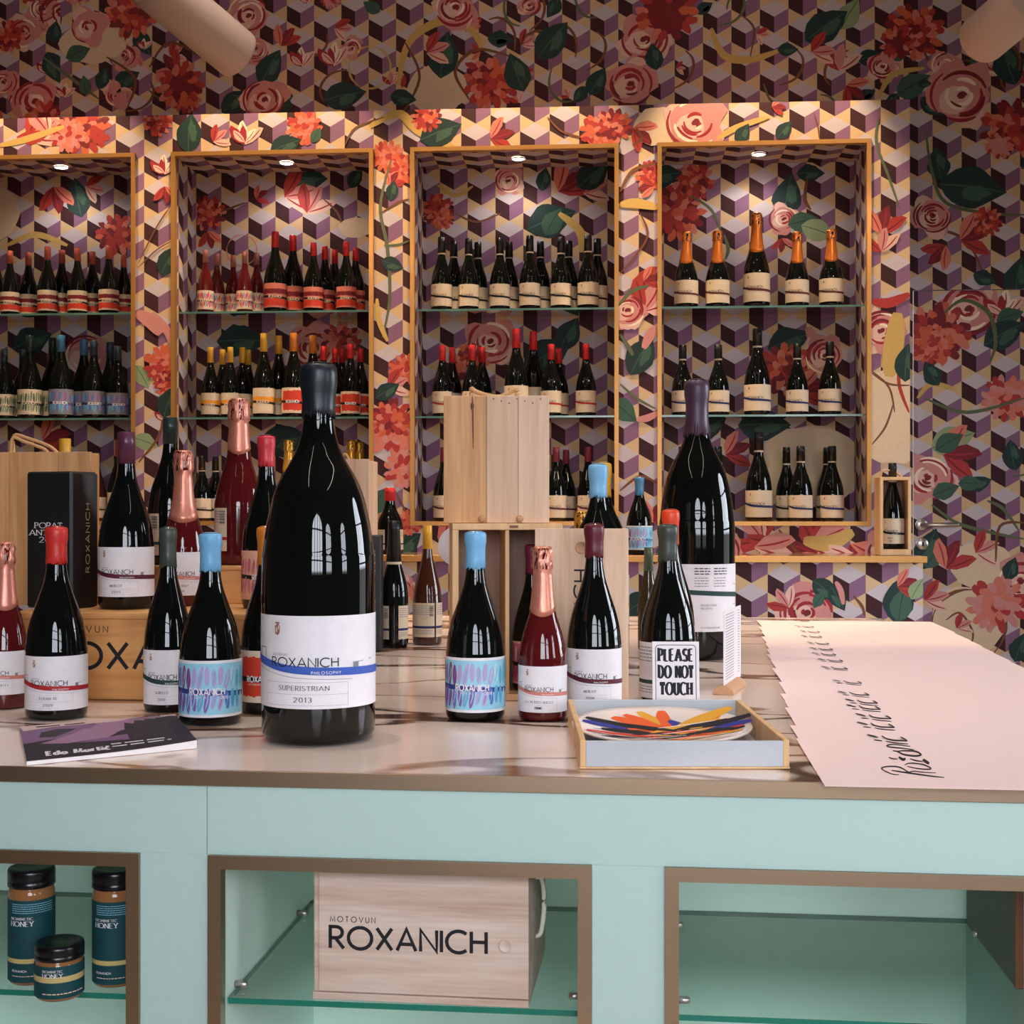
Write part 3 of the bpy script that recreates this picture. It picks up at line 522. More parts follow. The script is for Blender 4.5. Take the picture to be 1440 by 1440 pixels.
for i, (wall, c, hw, s, p) in enumerate(WINDOWS):
    w = thing('window_%d' % (i + 1), None, None, pt(wall, c, .03, s)); w['kind'] = 'structure'; mb = MB()
    def bar(a, b, c_, d): mb.tube([pt(wall, a, .03, c_), pt(wall, b, .03, d)], .028, M_wframe, 4)
    arcp = [pt(wall, c + hw * math.cos(t), .03, p + hw * math.sin(t)) for t in [math.pi * k / 20 for k in range(21)]]; mb.tube(arcp, .035, M_wframe, 6)
    bar(c - hw, c - hw, s, p); bar(c + hw, c + hw, s, p); bar(c - hw, c + hw, s, s); bar(c - hw, c + hw, p, p); bar(c, c, s, p + hw); bar(c - hw, c + hw, (s + p) / 2, (s + p) / 2); bar(c - hw / 2, c - hw / 2, s, p + hw * .86); bar(c + hw / 2, c + hw / 2, s, p + hw * .86)
    attach(mb, 'window_frame', w); mb = MB(); n = 16
    vs = [pt(wall, c - hw, .035, s), pt(wall, c + hw, .035, s)] + [pt(wall, c + hw * math.cos(math.pi * k / n), .035, p + hw * math.sin(math.pi * k / n)) for k in range(n + 1)]
    mb.add(vs, [list(range(len(vs)))], M_pane); attach(mb, 'window_pane', w)

# ================================================================== the built-in display cabinet
XR = on_cab(1279.5, 400)[0]; XL = LEFT_X + .02; ZT = on_cab(720, 151.5)[1]
NZ1 = on_cab(720, 205)[1]; NZ0 = on_cab(720, 739)[1]; LEDGE_Z = 0.967; FW = .017
nx = [[None, on_cab(190.6, 400)[0]], [on_cab(241, 400)[0], on_cab(525, 400)[0]], [on_cab(577, 400)[0], on_cab(870, 400)[0]], [on_cab(924.5, 400)[0], on_cab(1225, 400)[0]]]
nx[0][0] = nx[0][1] - (nx[1][1] - nx[1][0])
cab = thing('display_cabinet', 'tall built-in wall cabinet with four brass-framed bottle niches, covered in cube and rose wallpaper', 'cabinet', (0.2, CAB_Y, LEDGE_Z))
mb = MB(); rects = [(XL, XR, NZ1, ZT), (XL, XR, LEDGE_Z, NZ0)]
xs = [XL] + [v for n in nx for v in n] + [XR]
for i in range(0, len(xs), 2): rects.append((xs[i], xs[i + 1], NZ0, NZ1))
for a, b, c, d in rects: wp_rect(mb, a, b, c, d, CAB_Y, M_wp_cab)
mb.quad((XR, CAB_Y, LEDGE_Z), (XR, WALL_Y, LEDGE_Z), (XR, WALL_Y, ZT), (XR, CAB_Y, ZT), M_wp_cab, [(XR, LEDGE_Z), (XR + .33, LEDGE_Z), (XR + .33, ZT), (XR, ZT)])
mb.quad((XL, CAB_Y, ZT), (XR, CAB_Y, ZT), (XR, WALL_Y, ZT), (XL, WALL_Y, ZT), M_wp_cab, [(XL, ZT), (XR, ZT), (XR, ZT + .33), (XL, ZT + .33)])
PXC = CAB_Y / F; PC_ = Print(); PC_.step = .004
flowers(PC_, [('petals', 40, 195, 36, 30), ('petals', 70, 188, 34, 140), ('dahlia', 118, 182, 32), ('coral', 95, 190, 22), ('ribbon', [(0, 205), (40, 195), (90, 178)], 10), ('leaf', 267, 187, 24, 85), ('dahlia', 222, 172, 18), ('peony', 345, 192, 24), ('petals', 300, 200, 18, 40), ('orange', 428, 180, 22), ('mleaf', 445, 190, 10, 60), ('leaf', 402, 205, 20, 20), ('ribbon', [(520, 178), (560, 160), (590, 185), (640, 208)], 13), ('stem', [(485, 205), (500, 180), (540, 165)], 3), ('leaf', 620, 186, 26, 20), ('rpetals', 690, 195, 24, 15), ('dahlia', 600, 165, 18),
 ('beige', 925, 178, 34, .8), ('stem', [(770, 165), (790, 185), (825, 195)], 3), ('orange', 845, 185, 24), ('dahlia', 862, 178, 22), ('rpetals', 890, 180, 24, -40), ('stem', [(890, 205), (902, 195), (895, 180)], 4), ('rose', 978, 172, 36), ('ribbon', [(1008, 196), (1035, 180), (1082, 164)], 9), ('leaf', 1045, 188, 13, 60), ('leaf', 1103, 183, 13, 50), ('rpetals', 1085, 150, 14, 0), ('stem', [(1145, 160), (1150, 178), (1152, 195)], 2), ('stemg', [(1236, 165), (1232, 200), (1250, 250), (1264, 290)], 4),
 ('peony', 232, 236, 20), ('rpetals', 232, 262, 18, -80), ('leaf', 238, 366, 20, 60), ('stem', [(195, 370), (220, 320), (240, 290)], 2), ('stem', [(195, 376), (220, 352), (240, 340)], 2), ('rpink', [(192, 440), (212, 452), (226, 470)], 20), ('rpink', [(215, 440), (235, 465), (242, 485)], 12), ('orange', 230, 512, 24), ('dahlia', 238, 540, 18), ('leaf', 238, 565, 20, 70), ('lleaf', 200, 530, 16, -60), ('lleaf', 205, 622, 16, -20), ('stem', [(195, 650), (225, 610), (230, 560)], 4), ('peony', 232, 585, 14),
 ('orange', 545, 220, 20), ('orange', 568, 240, 20), ('rpetals', 548, 262, 16, 60), ('leaf', 552, 268, 12, 80), ('stemg', [(550, 225), (535, 290), (545, 350), (548, 420), (538, 475)], 5), ('stem', [(535, 300), (560, 285), (575, 280)], 3), ('leaf', 552, 372, 14, -20), ('stemg', [(540, 345), (560, 344), (577, 338)], 3), ('ribbon', [(530, 420), (533, 450), (545, 480)], 8), ('orange', 570, 520, 20), ('petals', 545, 545, 22, 20), ('leaf', 545, 550, 16, 30), ('coral', 553, 605, 34), ('dahlia', 552, 590, 26), ('coral', 568, 660, 24), ('mleaf', 532, 705, 18, 60), ('rpetals', 530, 745, 22, 10), ('leaf', 568, 770, 26, 40), ('stem', [(556, 690), (572, 730), (560, 780)], 3), ('orange', 575, 735, 16),
 ('dahlia', 916, 246, 18), ('rpetals', 920, 262, 16, 180), ('ribbon', [(872, 288), (895, 286), (925, 292)], 14), ('stem', [(872, 270), (890, 240), (925, 230)], 5), ('stem', [(900, 300), (910, 335), (872, 385)], 3), ('petals', 890, 420, 38, 10), ('petals', 905, 440, 36, 60), ('rose', 882, 436, 22), ('rpetals', 905, 395, 16, 20), ('stemg', [(870, 430), (888, 410), (912, 402)], 6), ('leaf', 902, 500, 26, 60), ('rpink', [(905, 490), (915, 470), (925, 460)], 14), ('mleaf', 877, 578, 20, -40), ('rpink', [(895, 590), (910, 588), (926, 580)], 10), ('stemg', [(872, 470), (885, 490), (890, 500)], 6), ('stemg', [(872, 540), (895, 560), (922, 575)], 4), ('stem', [(872, 690), (900, 670), (925, 680)], 4), ('rpetals', 918, 735, 22, 60),
 ('beige', 1254, 585, 60, 1.1), ('rpetals', 1240, 330, 28, 75), ('petals', 1240, 355, 24, 90), ('rred', [(1226, 424), (1250, 426), (1279, 414)], 14), ('rose', 1240, 465, 26), ('ribbon', [(1262, 440), (1256, 490), (1250, 530)], 28), ('rred', [(1266, 500), (1264, 540), (1278, 580)], 5), ('leaf', 1275, 510, 22, 85), ('stem', [(1226, 522), (1250, 545), (1258, 580)], 3), ('stem', [(1226, 625), (1245, 600), (1257, 565)], 3), ('stem', [(1226, 525), (1250, 540), (1279, 542)], 3),
 ('petals', 1060, 770, 40, 20), ('petals', 1075, 760, 34, 140), ('rpetals', 1105, 775, 40, 200), ('petals', 1130, 765, 46, 20), ('rpetals', 1150, 778, 36, 160), ('ribbon', [(1130, 760), (1165, 764), (1200, 748)], 22), ('rpetals', 1195, 765, 44, -60), ('petals', 1225, 780, 36, 20), ('petals', 1210, 790, 34, 200), ('stem', [(1095, 745), (1120, 775), (1145, 800)], 5), ('rose', 1240, 775, 24), ('stemg', [(1155, 780), (1170, 795), (1160, 803)], 3), ('rpetals', 620, 770, 30, 30), ('leaf', 950, 775, 24, 10), ('rose', 1010, 775, 26)], on_cab, PXC, R_)
PX_ = scatter(34, XL, nx[0][0] + .1, LEDGE_Z, ZT)
for a, b, c, d in rects: PC_.emit(mb, wfn(CAB_Y), (a, b, c, d)); PX_.emit(mb, wfn(CAB_Y), (a, min(b, nx[0][0] + .1), c, d)) if a < nx[0][0] else None
attach(mb, 'wallpapered_front', cab)
NB = WALL_Y - .015
nflow = [[('beige', -10, 300, 40, 1), ('leaf', 110, 278, 24, 100), ('rpetals', 75, 262, 28, -80), ('petals', 120, 262, 20, -20), ('dahlia', 165, 330, 26), ('ribbon', [(10, 345), (50, 330), (95, 345)], 9), ('leaf', 45, 480, 26, 20), ('rose', 120, 500, 28), ('rpetals', 60, 620, 30, 20)],
         [('dahlia', 292, 300, 22), ('rpetals', 292, 325, 18, -80), ('leaf', 430, 252, 26, 0), ('petals', 400, 278, 34, 10), ('petals', 432, 300, 30, 60), ('rpetals', 360, 280, 14, 30), ('stem', [(310, 298), (345, 285)], 3), ('stem', [(455, 280), (475, 300), (485, 330)], 3), ('beige', 500, 320, 24, .6), ('ring', 340, 352, 22, 'rosemid'), ('leaf', 500, 250, 14, 60), ('leaf', 340, 480, 30, 0), ('rose', 440, 490, 30), ('dahlia', 480, 480, 24), ('leaf', 400, 620, 30, 10)],
         [('dahlia', 615, 295, 20), ('orange', 622, 308, 14), ('rose', 716, 254, 17), ('leaf', 765, 252, 14, 80), ('leaf', 775, 310, 30, 20), ('mleaf', 778, 312, 18, 60), ('rpetals', 785, 270, 34, 40), ('petals', 820, 272, 26, 30), ('ribbon', [(786, 300), (815, 325), (818, 355)], 12), ('ribbon', [(615, 260), (640, 275), (665, 262)], 6), ('stem', [(640, 300), (670, 312), (705, 300)], 3), ('leaf', 835, 245, 24, 40), ('rose', 690, 480, 30), ('dahlia', 660, 510, 24), ('leaf', 770, 500, 32, 30), ('leaf', 800, 470, 22, 60), ('rpetals', 670, 640, 30, 20)],
         [('dahlia', 950, 300, 34), ('dahlia', 975, 255, 24), ('leaf', 930, 248, 24, 10), ('leaf', 1108, 275, 26, 80), ('leaf', 1140, 244, 16, 0), ('stem', [(1135, 250), (1132, 280), (1140, 295)], 5), ('rose', 1102, 308, 18), ('rpetals', 1100, 335, 14, -90), ('mleaf', 1130, 312, 18, 10), ('lleaf', 1150, 325, 20, -20), ('stemg', [(970, 275), (1000, 295), (1015, 330)], 4), ('stemg', [(1018, 330), (1024, 350), (1020, 365)], 5), ('leaf', 1110, 480, 26, 20), ('rpink', [(1136, 460), (1148, 490), (1140, 510)], 18), ('dahlia', 1106, 520, 32), ('rpetals', 1120, 550, 30, 10), ('rose', 1160, 500, 24), ('leaf', 1000, 600, 20, 30), ('beige', 1140, 655, 75, .75), ('leaf', 1075, 598, 30, 0), ('rpetals', 1020, 640, 26, 20), ('leaf', 1000, 670, 20, 60)]]
SHELF_Z = (1.962, 1.523, NZ0 + FW)
CEILN = NZ1 - FW
LAMP_PX = [86, 403, 729, 1067]; LAMP_PY = [240, 233, 226, 221]
for i, (a, b) in enumerate(nx):
    a2, b2 = a + FW * .6, b - FW * .6; z0_, z1_ = NZ0 + FW * .6, NZ1 - FW * .6; mb = MB(); mw = M_wp_niche
    wp_rect(mb, a2, b2, z0_, z1_, NB, mw); D = NB - CAB_Y
    mb.quad((a2, CAB_Y, z0_), (a2, NB, z0_), (a2, NB, z1_), (a2, CAB_Y, z1_), mw, [(a2 - D, z0_), (a2, z0_), (a2, z1_), (a2 - D, z1_)])
    mb.quad((b2, CAB_Y, z0_), (b2, NB, z0_), (b2, NB, z1_), (b2, CAB_Y, z1_), mw, [(b2 + D, z0_), (b2, z0_), (b2, z1_), (b2 + D, z1_)])
    mb.quad((a2, CAB_Y, z1_), (b2, CAB_Y, z1_), (b2, NB, z1_), (a2, NB, z1_), mw, [(a2, z1_ + D), (b2, z1_ + D), (b2, z1_), (a2, z1_)])
    mb.quad((a2, CAB_Y, z0_), (b2, CAB_Y, z0_), (b2, NB, z0_), (a2, NB, z0_), M_brass)
    PN = Print(); PN.step = .004; flowers(PN, nflow[i], on_niche, PXW, R_); PN.emit(mb, wfn(NB), (a2, b2, z0_, z1_)); attach(mb, 'niche_lining', cab)
    mb = MB(); y0, y1 = CAB_Y - .008, CAB_Y + .02
    def mitre(p, q, r, s):    # a bar between outer edge p-q and inner edge s-r
        vs = [(x, y, z) for y in (y0, y1) for x, z in (p, q, r, s)]; mb.add(vs, [(0, 1, 2, 3), (7, 6, 5, 4), (0, 4, 5, 1), (1, 5, 6, 2), (2, 6, 7, 3), (3, 7, 4, 0)], M_brass)
    o_ = [(a, NZ0), (b, NZ0), (b, NZ1), (a, NZ1)]; n_ = [(a + FW, NZ0 + FW), (b - FW, NZ0 + FW), (b - FW, NZ1 - FW), (a + FW, NZ1 - FW)]
    for k in range(4): mitre(o_[k], o_[(k + 1) % 4], n_[(k + 1) % 4], n_[k])
    attach(mb, 'niche_frame', cab)
    for zs in SHELF_Z[:2]:
        mb = MB(); x0, x1, ya, yb, t_ = a2 + .002, b2 - .002, 5.505, NB - .003, .008
        vs = [(x, y, z) for z in (zs - t_, zs) for y in (ya, yb) for x in (x0, x1)]
        mb.add(vs, [(4, 5, 7, 6)], M_nglass); mb.add(vs, [(0, 1, 5, 4)], M_gedge2); attach(mb, 'glass_shelf', cab)
    lx = on_y(LAMP_PX[i], LAMP_PY[i], 5.6).x; lamp = MB(); lz = NZ1 - FW * .6
    lamp.lathe([(lz - .006, .034), (lz - .008, .028), (lz - .001, .0275)], 24, M_steel, mx=Matrix.Translation((lx, 5.6, 0)), cap=False)
    lamp.lathe([(lz - .0035, .027), (lz - .0045, .026), (lz - .005, .0)], 24, M_lamp, mx=Matrix.Translation((lx, 5.6, 0)), cap=False); attach(lamp, 'downlight', cab)
    L = bpy.data.lights.new('niche_light', 'SPOT'); L.energy = NICHE_W; L.color = (1, .9, .8); L.spot_size = math.radians(150); L.spot_blend = .6; L.shadow_soft_size = .025
    o = bpy.data.objects.new('niche_light', L); COL.objects.link(o); o.location = (lx, 5.6, lz - .02)
# base cabinet and ledge
XR2 = on_low(1298, 840)[0]
low = thing('base_cabinet', 'low wallpapered base cabinet under the ledge behind the island', 'cabinet', (0.2, LOW_Y, 0)); mb = MB()
wp_rect(mb, XL, XR2, 0, LEDGE_Z - .0235, LOW_Y, M_wp_low); mb.quad((XR2, LOW_Y, 0), (XR2, WALL_Y - .005, 0), (XR2, WALL_Y - .005, LEDGE_Z - .0235), (XR2, LOW_Y, LEDGE_Z - .0235), M_wp_low, [(XR2, 0), (XR2 + .7, 0), (XR2 + .7, .94), (XR2, .94)])
PL = Print(); PL.step = .004
flowers(PL, [('rose', 1135, 862, 34), ('petals', 1110, 855, 22, 120), ('leaf', 1160, 830, 18, -40), ('leaf', 1178, 842, 16, -60), ('mleaf', 1150, 845, 10, 240), ('rpink', [(1175, 818), (1182, 830), (1186, 850)], 8), ('leaf', 1265, 842, 28, 80), ('mleaf', 1268, 850, 20, 80), ('rpetals', 1262, 825, 20, 20), ('lleaf', 1290, 828, 14, 60), ('stem', [(1200, 838), (1212, 852), (1216, 866)], 4), ('rose', 560, 830, 20), ('leaf', 900, 850, 24, 30), ('rpetals', 585, 850, 20, 60)], on_low, LOW_Y / F, R_)
scatter(30, XL, XR2, .05, .72).emit(mb, wfn(LOW_Y), (XL, XR2, 0, .74)); PL.emit(mb, wfn(LOW_Y), (XL, XR2, 0, LEDGE_Z - .025)); attach(mb, 'wallpapered_base', low)
mb = MB(); mb.box(XL, XR2 + .006, LEDGE_Y, CAB_Y - .001, LEDGE_Z - .022, LEDGE_Z, mat('ledge_top', rgb(120, 98, 82), .12, spec=.6, noise=.05), .001)
mb.box(XL, XR2 + .008, LEDGE_Y - .003, LEDGE_Y, LEDGE_Z - .023, LEDGE_Z + .0005, M_brass, .0005); tag(mb.build('ledge_shelf'), 'long polished ledge with brass edge below the niches', 'shelf')

# ================================================================== bottles
BURG = [(0, .86), (.008, .95), (.025, 1), (.32, 1), (.37, .985), (.445, .93), (.525, .81), (.607, .63), (.69, .45), (.74, .37), (.79, .325), (.84, .305), (1, .30)]
GIANT = [(0, .86), (.008, .95), (.025, 1), (.44, 1), (.50, .975), (.563, .925), (.61, .86), (.66, .77), (.70, .645), (.737, .50), (.765, .41), (.79, .345), (.83, .285), (.88, .262), (1, .258)]
SLIM = [(0, .88), (.008, .95), (.025, 1), (.36, 1), (.42, .985), (.48, .93), (.54, .82), (.60, .67), (.66, .52), (.72, .43), (.78, .385), (1, .365)]
SPARK = [(0, .88), (.008, .95), (.025, 1), (.33, 1), (.39, .965), (.48, .84), (.57, .645), (.624, .53), (.70, .455), (.78, .405), (.862, .365), (.872, .40), (.90, .405), (.93, .385), (.955, .40), (.985, .385), (1, .28)]
HOCK = [(0, .88), (.01, .97), (.03, 1), (.36, 1), (.44, .97), (.53, .84), (.62, .66), (.70, .52), (.78, .44), (.85, .41), (1, .40)]
def rad(prof, t):
    for (a, ra), (b, rb) in zip(prof, prof[1:]):
        if t <= b: return ra + (rb - ra) * (t - a) / max(1e-9, b - a)
    return prof[-1][1]
MESHES = {}
def cached(key, fn):
    if key not in MESHES: MESHES[key] = fn()
    return MESHES[key]
def glass_mesh(H, R, prof, m, seg):
    mb = MB(); pr = []
    q = smooth_line(prof[2:], 3) if seg > 24 else prof[2:]
    pr = [(t * H, min(r, 1.0) * R) for t, r in prof[:2] + list(q)]; mb.lathe(pr, seg, m); return mb.mesh('bottle_glass')
def cap_mesh(kind, H, R, prof, t0, m, seg):
    mb = MB(); rn = lambda t: rad(prof, t) * R; rd = random.Random(int(H * 1e4) + int(t0 * 100)); k = R / .05
    if kind == 'wax':
        jag = [rd.uniform(-.004, .003) * k for _ in range(seg)]
        pr = [(t0 * H, rn(t0) + .0004), (t0 * H + .001, rn(t0) + .0016 * k)] + [(t * H, rn(t) + .0017 * k) for t in (t0 + (0.90 - t0) * .5, .90)] + [(.925 * H, rn(.92) + .0024 * k), (.945 * H, rn(.94) + .0036 * k), (.975 * H, rn(.97) + .0038 * k), (.992 * H, rn(1) + .0028 * k), (1.001 * H, rn(1) * .86), (1.004 * H, rn(1) * .5), (1.003 * H, .0005)]
        mb.lathe(pr, seg, m, wob=lambda j, a, r, z: (r * (1 + .012 * math.sin(3 * a + j)), z + (jag[int(a / 6.2832 * seg + .5) % seg] if j < 2 else 0)))
    elif kind == 'tin':
        q_ = 2.6 if m is W['ink'] else .9
        if m is W['ink']: mb.lathe([((t0 - .022) * H, rn(t0 - .02) + .0004), ((t0 - .022) * H, rn(t0 - .02) + .0012), (t0 * H + .0005, rn(t0) + .0014), (t0 * H + .0005, rn(t0))], seg, pm('paper'), cap=False)
        pr = [(t0 * H, rn(t0) + .0003), (t0 * H, rn(t0) + q_ * .001 * k), (.93 * H, rn(.93) + q_ * .001 * k), (.933 * H, rn(.93) + q_ * .0013 * k), (.95 * H, rn(.95) + q_ * .0013 * k), (.953 * H, rn(.95) + q_ * .001 * k), (.996 * H, rn(1) + q_ * .001 * k), (1.001 * H, rn(1) * .93), (1.001 * H, .0005)]
        mb.lathe(pr, seg, m)
    else:
        ts = [t0 + (0.86 - t0) * i / 8 for i in range(9)] + [.868, .878, .90, .915, .93, .945, .96, .978, .992, 1.0]
        pr = [(t * H, rn(t) + .0012 * k) for t in ts] + [(1.004 * H, .0005)]
        n = [[rd.uniform(-1, 1) for _ in range(seg)] for _ in pr]
        def wob(j, a, r, z):
            i = int(a / 6.2832 * seg + .5) % seg; amp = .0014 * k if 9 <= j < len(pr) - 1 else .0002 * k
            zz = z - (.035 * H * max(0, math.cos(a)) ** 2 * (1 - j / 5) if j < 5 else 0); rr = r + amp * n[j][i] + (.0012 * k * (1 if int(a / 6.2832 * 12) % 2 else -1) if 9 <= j < 16 else 0)
            if j < 5: rr = rad(prof, zz / H) * R + .0012 * k
            return rr, zz
        mb.lathe(pr, seg, m, wob=wob)
    return mb.mesh('cap')
def label_mesh(R, z0, h, draw, span=104, centre=0.0, base='white'):
    mb = MB(); n = 40; a0, a1 = math.radians(centre - span), math.radians(centre + span); k = R / .05; vs = []
    for i in range(n + 1):
        a = a0 + (a1 - a0) * i / n; r = R + .0005 * k; vs += [(r * math.sin(a), -r * math.cos(a), z0), (r * math.sin(a), -r * math.cos(a), z0 + h)]
    mb.add(vs, [(2 * i, 2 * i + 2, 2 * i + 3, 2 * i + 1) for i in range(n)], pm(base), True)
    P = Print(); P.lay = 1.0; draw(P, R, h)
    def fn(u, v, lay): a = u / R; r = R + (.0005 + .0003 * lay) * k; return (r * math.sin(a), -r * math.cos(a), z0 + v)
    P.emit(mb, fn, None, True); return mb.mesh('label')
def arcstrip(P, R, u0, u1, fy, w, k, n=18): P.strip([(R * (u0 + (u1 - u0) * i / n), fy((u0 + (u1 - u0) * i / n))) for i in range(n + 1)], w, k)
def philosophy(band='blueband', wine='SUPERISTRIAN', year='2013', off=0.0, detail=2, side=True):
    def draw(P, R, h):
        o = off; P.step = .03
        bandy = lambda u: h * (.405 + .105 / (1 + math.exp((u - o + .95) * 4.2)) - .015 * (u - o))
        if detail:
            P.box_line(R * (o - 1.05), R * (o + .52), .035 * h, .285 * h, .0022 * R * (10 if detail < 2 else 6) / 3, 'grey'); P.rect(R * (o - 1.05), R * (o + .52), .155 * h, .155 * h + .004 * R, 'grey', 16)
            arcstrip(P, R, o - 1.4, o + .6, lambda u: bandy(u) - .085 * h, .008 * R, 'grey')
            P.rect(R * (o - 1.32), R * (o - 1.3), bandy(o - 1.3), .65 * h, 'grey'); P.rect(R * (o - 1.1), R * (o - 1.08), bandy(o - 1.1), .65 * h, 'grey'); P.rect(R * (o - 1.32), R * (o - 1.08), .64 * h, .65 * h, 'grey', 3)
            P.strip([(R * (o + .62), .49 * h), (R * (o + .8), .495 * h), (R * (o + 1.1), .51 * h), (R * (o + 1.5), .535 * h)], .012 * R, 'grey'); P.rect(R * (o + .62), R * (o + .74), .43 * h, .49 * h, 'grey', 2)
        P.lay = 2.0; arcstrip(P, R, max(-1.75, o - 2.2), 1.75, bandy, .085 * h, band, 26)
        P.lay = 3.2; P.text('ROXANICH', R * (o - .87), .455 * h, .095 * h, 'ink', w=.13, gap=.2, width=R * 1.2)
        P.blob(R * (o - .75), .855 * h, .062 * R, .1 * R, 0, 'crest', random.Random(3), .18, 16)
        if detail:
            P.lay = 3.6; P.blob(R * (o - .77), .85 * h, .02 * R, .05 * R, 0, 'cream', random.Random(4), .2, 8); P.blob(R * (o - .72), .87 * h, .015 * R, .04 * R, 0, 'cream', random.Random(5), .2, 8); P.rect(R * (o - .8), R * (o - .7), .915 * h, .93 * h, 'crest')
            P.lay = 3.2; P.text('MOTOVUN', R * (o - .85), .57 * h, .026 * h, 'grey', w=.16, gap=.6, width=R * .3); P.text(wine, R * (o - .27), .2 * h, .048 * h, 'ink', w=.15, gap=.32, serif=True, thin=.06, width=R * min(1.2, .074 * len(wine)), anchor='c'); P.text(year, R * (o - .27), .075 * h, .05 * h, 'ink', w=.16, gap=.35, serif=True, thin=.06, width=R * .3, anchor='c')
            P.lay = 3.4; P.text('PHILOSOPHY', R * (o - .12), .375 * h, .03 * h, 'white', w=.16, gap=.4, width=R * .5)
            if side:
                for i in range(4): P.rect(R * (o + 1.38), R * (o + 1.48), (.92 - i * .075) * h, (.925 - i * .075) * h, 'grey', 2); P.rect(R * (o + 1.38), R * (o + 1.39), (.88 - i * .075) * h, (.925 - i * .075) * h, 'grey')
    return draw
ARTS = {'blue': ('skyart', ['violetart', 'plumart', 'cyanart', 'blueart', 'lilac'], 'navyband', 'white'), 'red': ('cream', ['redart', 'redart', 'orangeart'], 'black', 'white'), 'pink': ('peach', ['pinkart', 'magart', 'rosemid'], 'black', 'white'),
        'stripes': ('paper', ['redart', 'fdred', 'orangeart'], 'black', 'cream'), 'yellow': ('paper', ['orangeband', 'orangeband'], 'ink', 'cream'), 'green': ('paper', ['greenart', 'leafl', 'leafm'], 'ink', 'cream'), 'bluegrey': ('grey', ['violetart', 'blueart', 'cyanart', 'mauve2'], 'navy', 'white'), 'white_red': ('cream', ['redart', 'pinkart', 'cyanart'], 'ink', 'cream'), 'magenta': ('pinkart', ['magart', 'fdred', 'roselight'], 'black', 'white')}
def artlabel(kind, off=0.0, year='2018', detail=2, margin=True):
    base, cols, band, txt = ARTS[kind]
    def draw(P, R, h):
        rnd = random.Random(hash(kind) % 97 if False else sum(map(ord, kind))); P.step = .015
        if margin: P.rect(-R * 1.78, R * 1.78, .05 * h, .95 * h, base, 26)
        P.lay = 1.7
        if kind in ('stripes', 'yellow'):
            for a, b, k in ((.08, .36, cols[0]), (.56, .78, cols[1])) if kind == 'stripes' else ((.42, .66, cols[0]),): P.strip([(R * (-1.7 + 3.4 * i / 20), h * (a + b) / 2) for i in range(21)], [h * (b - a) * rnd.uniform(.8, 1.1) for _ in range(21)], k)
        elif kind == 'red':
            P.lay = 1.7; P.strip([(R * (-1.15 + 2.3 * i / 24), h * .5) for i in range(25)], [h * (.1 if i in (0, 24) else .80) * rnd.uniform(.92, 1.05) for i in range(25)], 'redart')
        else:
            n = 16
            for row in (.7, .3):
                for i in range(n):
                    pal = cols
                    if kind == 'blue': pal = (['plumart', 'violetart', 'plumart'] if i < 5 else ['lilac', 'violetart', 'cyanart', 'lilac'] if i < 10 else ['lilac', 'cyanart', 'palecyan', 'blueart', 'cyanart'])
                    u = R * (-1.6 + 3.2 * i / (n - 1)); P.blob(u, h * (row + rnd.uniform(-.06, .04)), .085 * R, .19 * h * rnd.uniform(.8, 1.15), rnd.uniform(-.25, .1), rnd.choice(pal), rnd, .1, 12)
                    if detail > 1: P.taper([(u - .05 * R, h * (row - .14)), (u + .02 * R, h * row), (u + .03 * R, h * (row + .12))], .035 * R, rnd.choice(pal + [base]), 3)
        P.lay = 2.3; arcstrip(P, R, -1.78, 1.78, lambda u: h * (.43 - .03 * (u - off)), .09 * h, band, 24)
        P.lay = 3.3; P.text('ROXANICH', R * (off - .12), .40 * h, .11 * h, txt, w=.19, gap=.22, width=R * 1.12, anchor='c')
        if detail > 1: P.text(year, R * (off + .32), .325 * h, .05 * h, txt, w=.17, gap=.25, width=R * .24); P.text('INES U BIJELOM' if kind != 'blue' else 'LARA', R * (off - .62), .335 * h, .035 * h, 'cream', w=.15, gap=.5, width=R * .5)
    return draw
def backlabel(band='navy', strips=((-1.35, -.55), (.35, 1.3)), barcode=0, bc='paper'):
    def draw(P, R, h):
        rnd = random.Random(11); P.step = .02
        for i, (a, b) in enumerate(strips):
            P.lay = 1.0; P.rect(R * a, R * b, 0.01 * h, .99 * h, bc, 8); P.lay = 2.0; P.rect(R * a, R * b, .26 * h, .33 * h, band, 8); P.lay = 2.6
            P.greek(R * (a + .06), R * (b - .06), .9 * h, 5, .06 * h, .018 * h, 'grey', rnd); P.greek(R * (a + .06), R * (b - .2), .2 * h, 3, .05 * h, .016 * h, 'grey', rnd)
            if i == barcode:
                for k in range(14): w = rnd.choice((.01, .02, .03)); P.rect(R * (b - .36), R * (b - .08), (.62 + .022 * k) * h, (.62 + .022 * k + w * .5) * h, 'ink', 2)
    return draw
def giant_back(P, R, h):
    rnd = random.Random(5); P.step = .02
    P.lay = 2.0; arcstrip(P, R, -1.75, 1.75, lambda u: h * (.58 - .03 * u), .07 * h, 'greenband', 24); P.lay = 3.0
    for x in (.0, .5): P.greek(R * x - .06 * R, R * (x + .34), .93 * h, 3, .04 * h, .014 * h, 'ink', rnd); P.greek(R * x - .06 * R, R * (x + .30), .79 * h, 4, .04 * h, .012 * h, 'grey', rnd)
    P.text('MALVASIA ISTRIANA', R * .1, .38 * h, .03 * h, 'grey', w=.12, gap=.35, width=R * .42); P.text('PHILOSOPHY', R * .1, .33 * h, .03 * h, 'grey', w=.12, gap=.35, width=R * .3); P.text('WWW.ROXANICH.HR', R * .1, .05 * h, .022 * h, 'ink', w=.14, gap=.3, width=R * .5)
    P.strip([(R * 1.15, .7 * h), (R * 1.3, .7 * h), (R * 1.3, .4 * h), (R * 1.15, .4 * h)], .012 * R, 'grey')
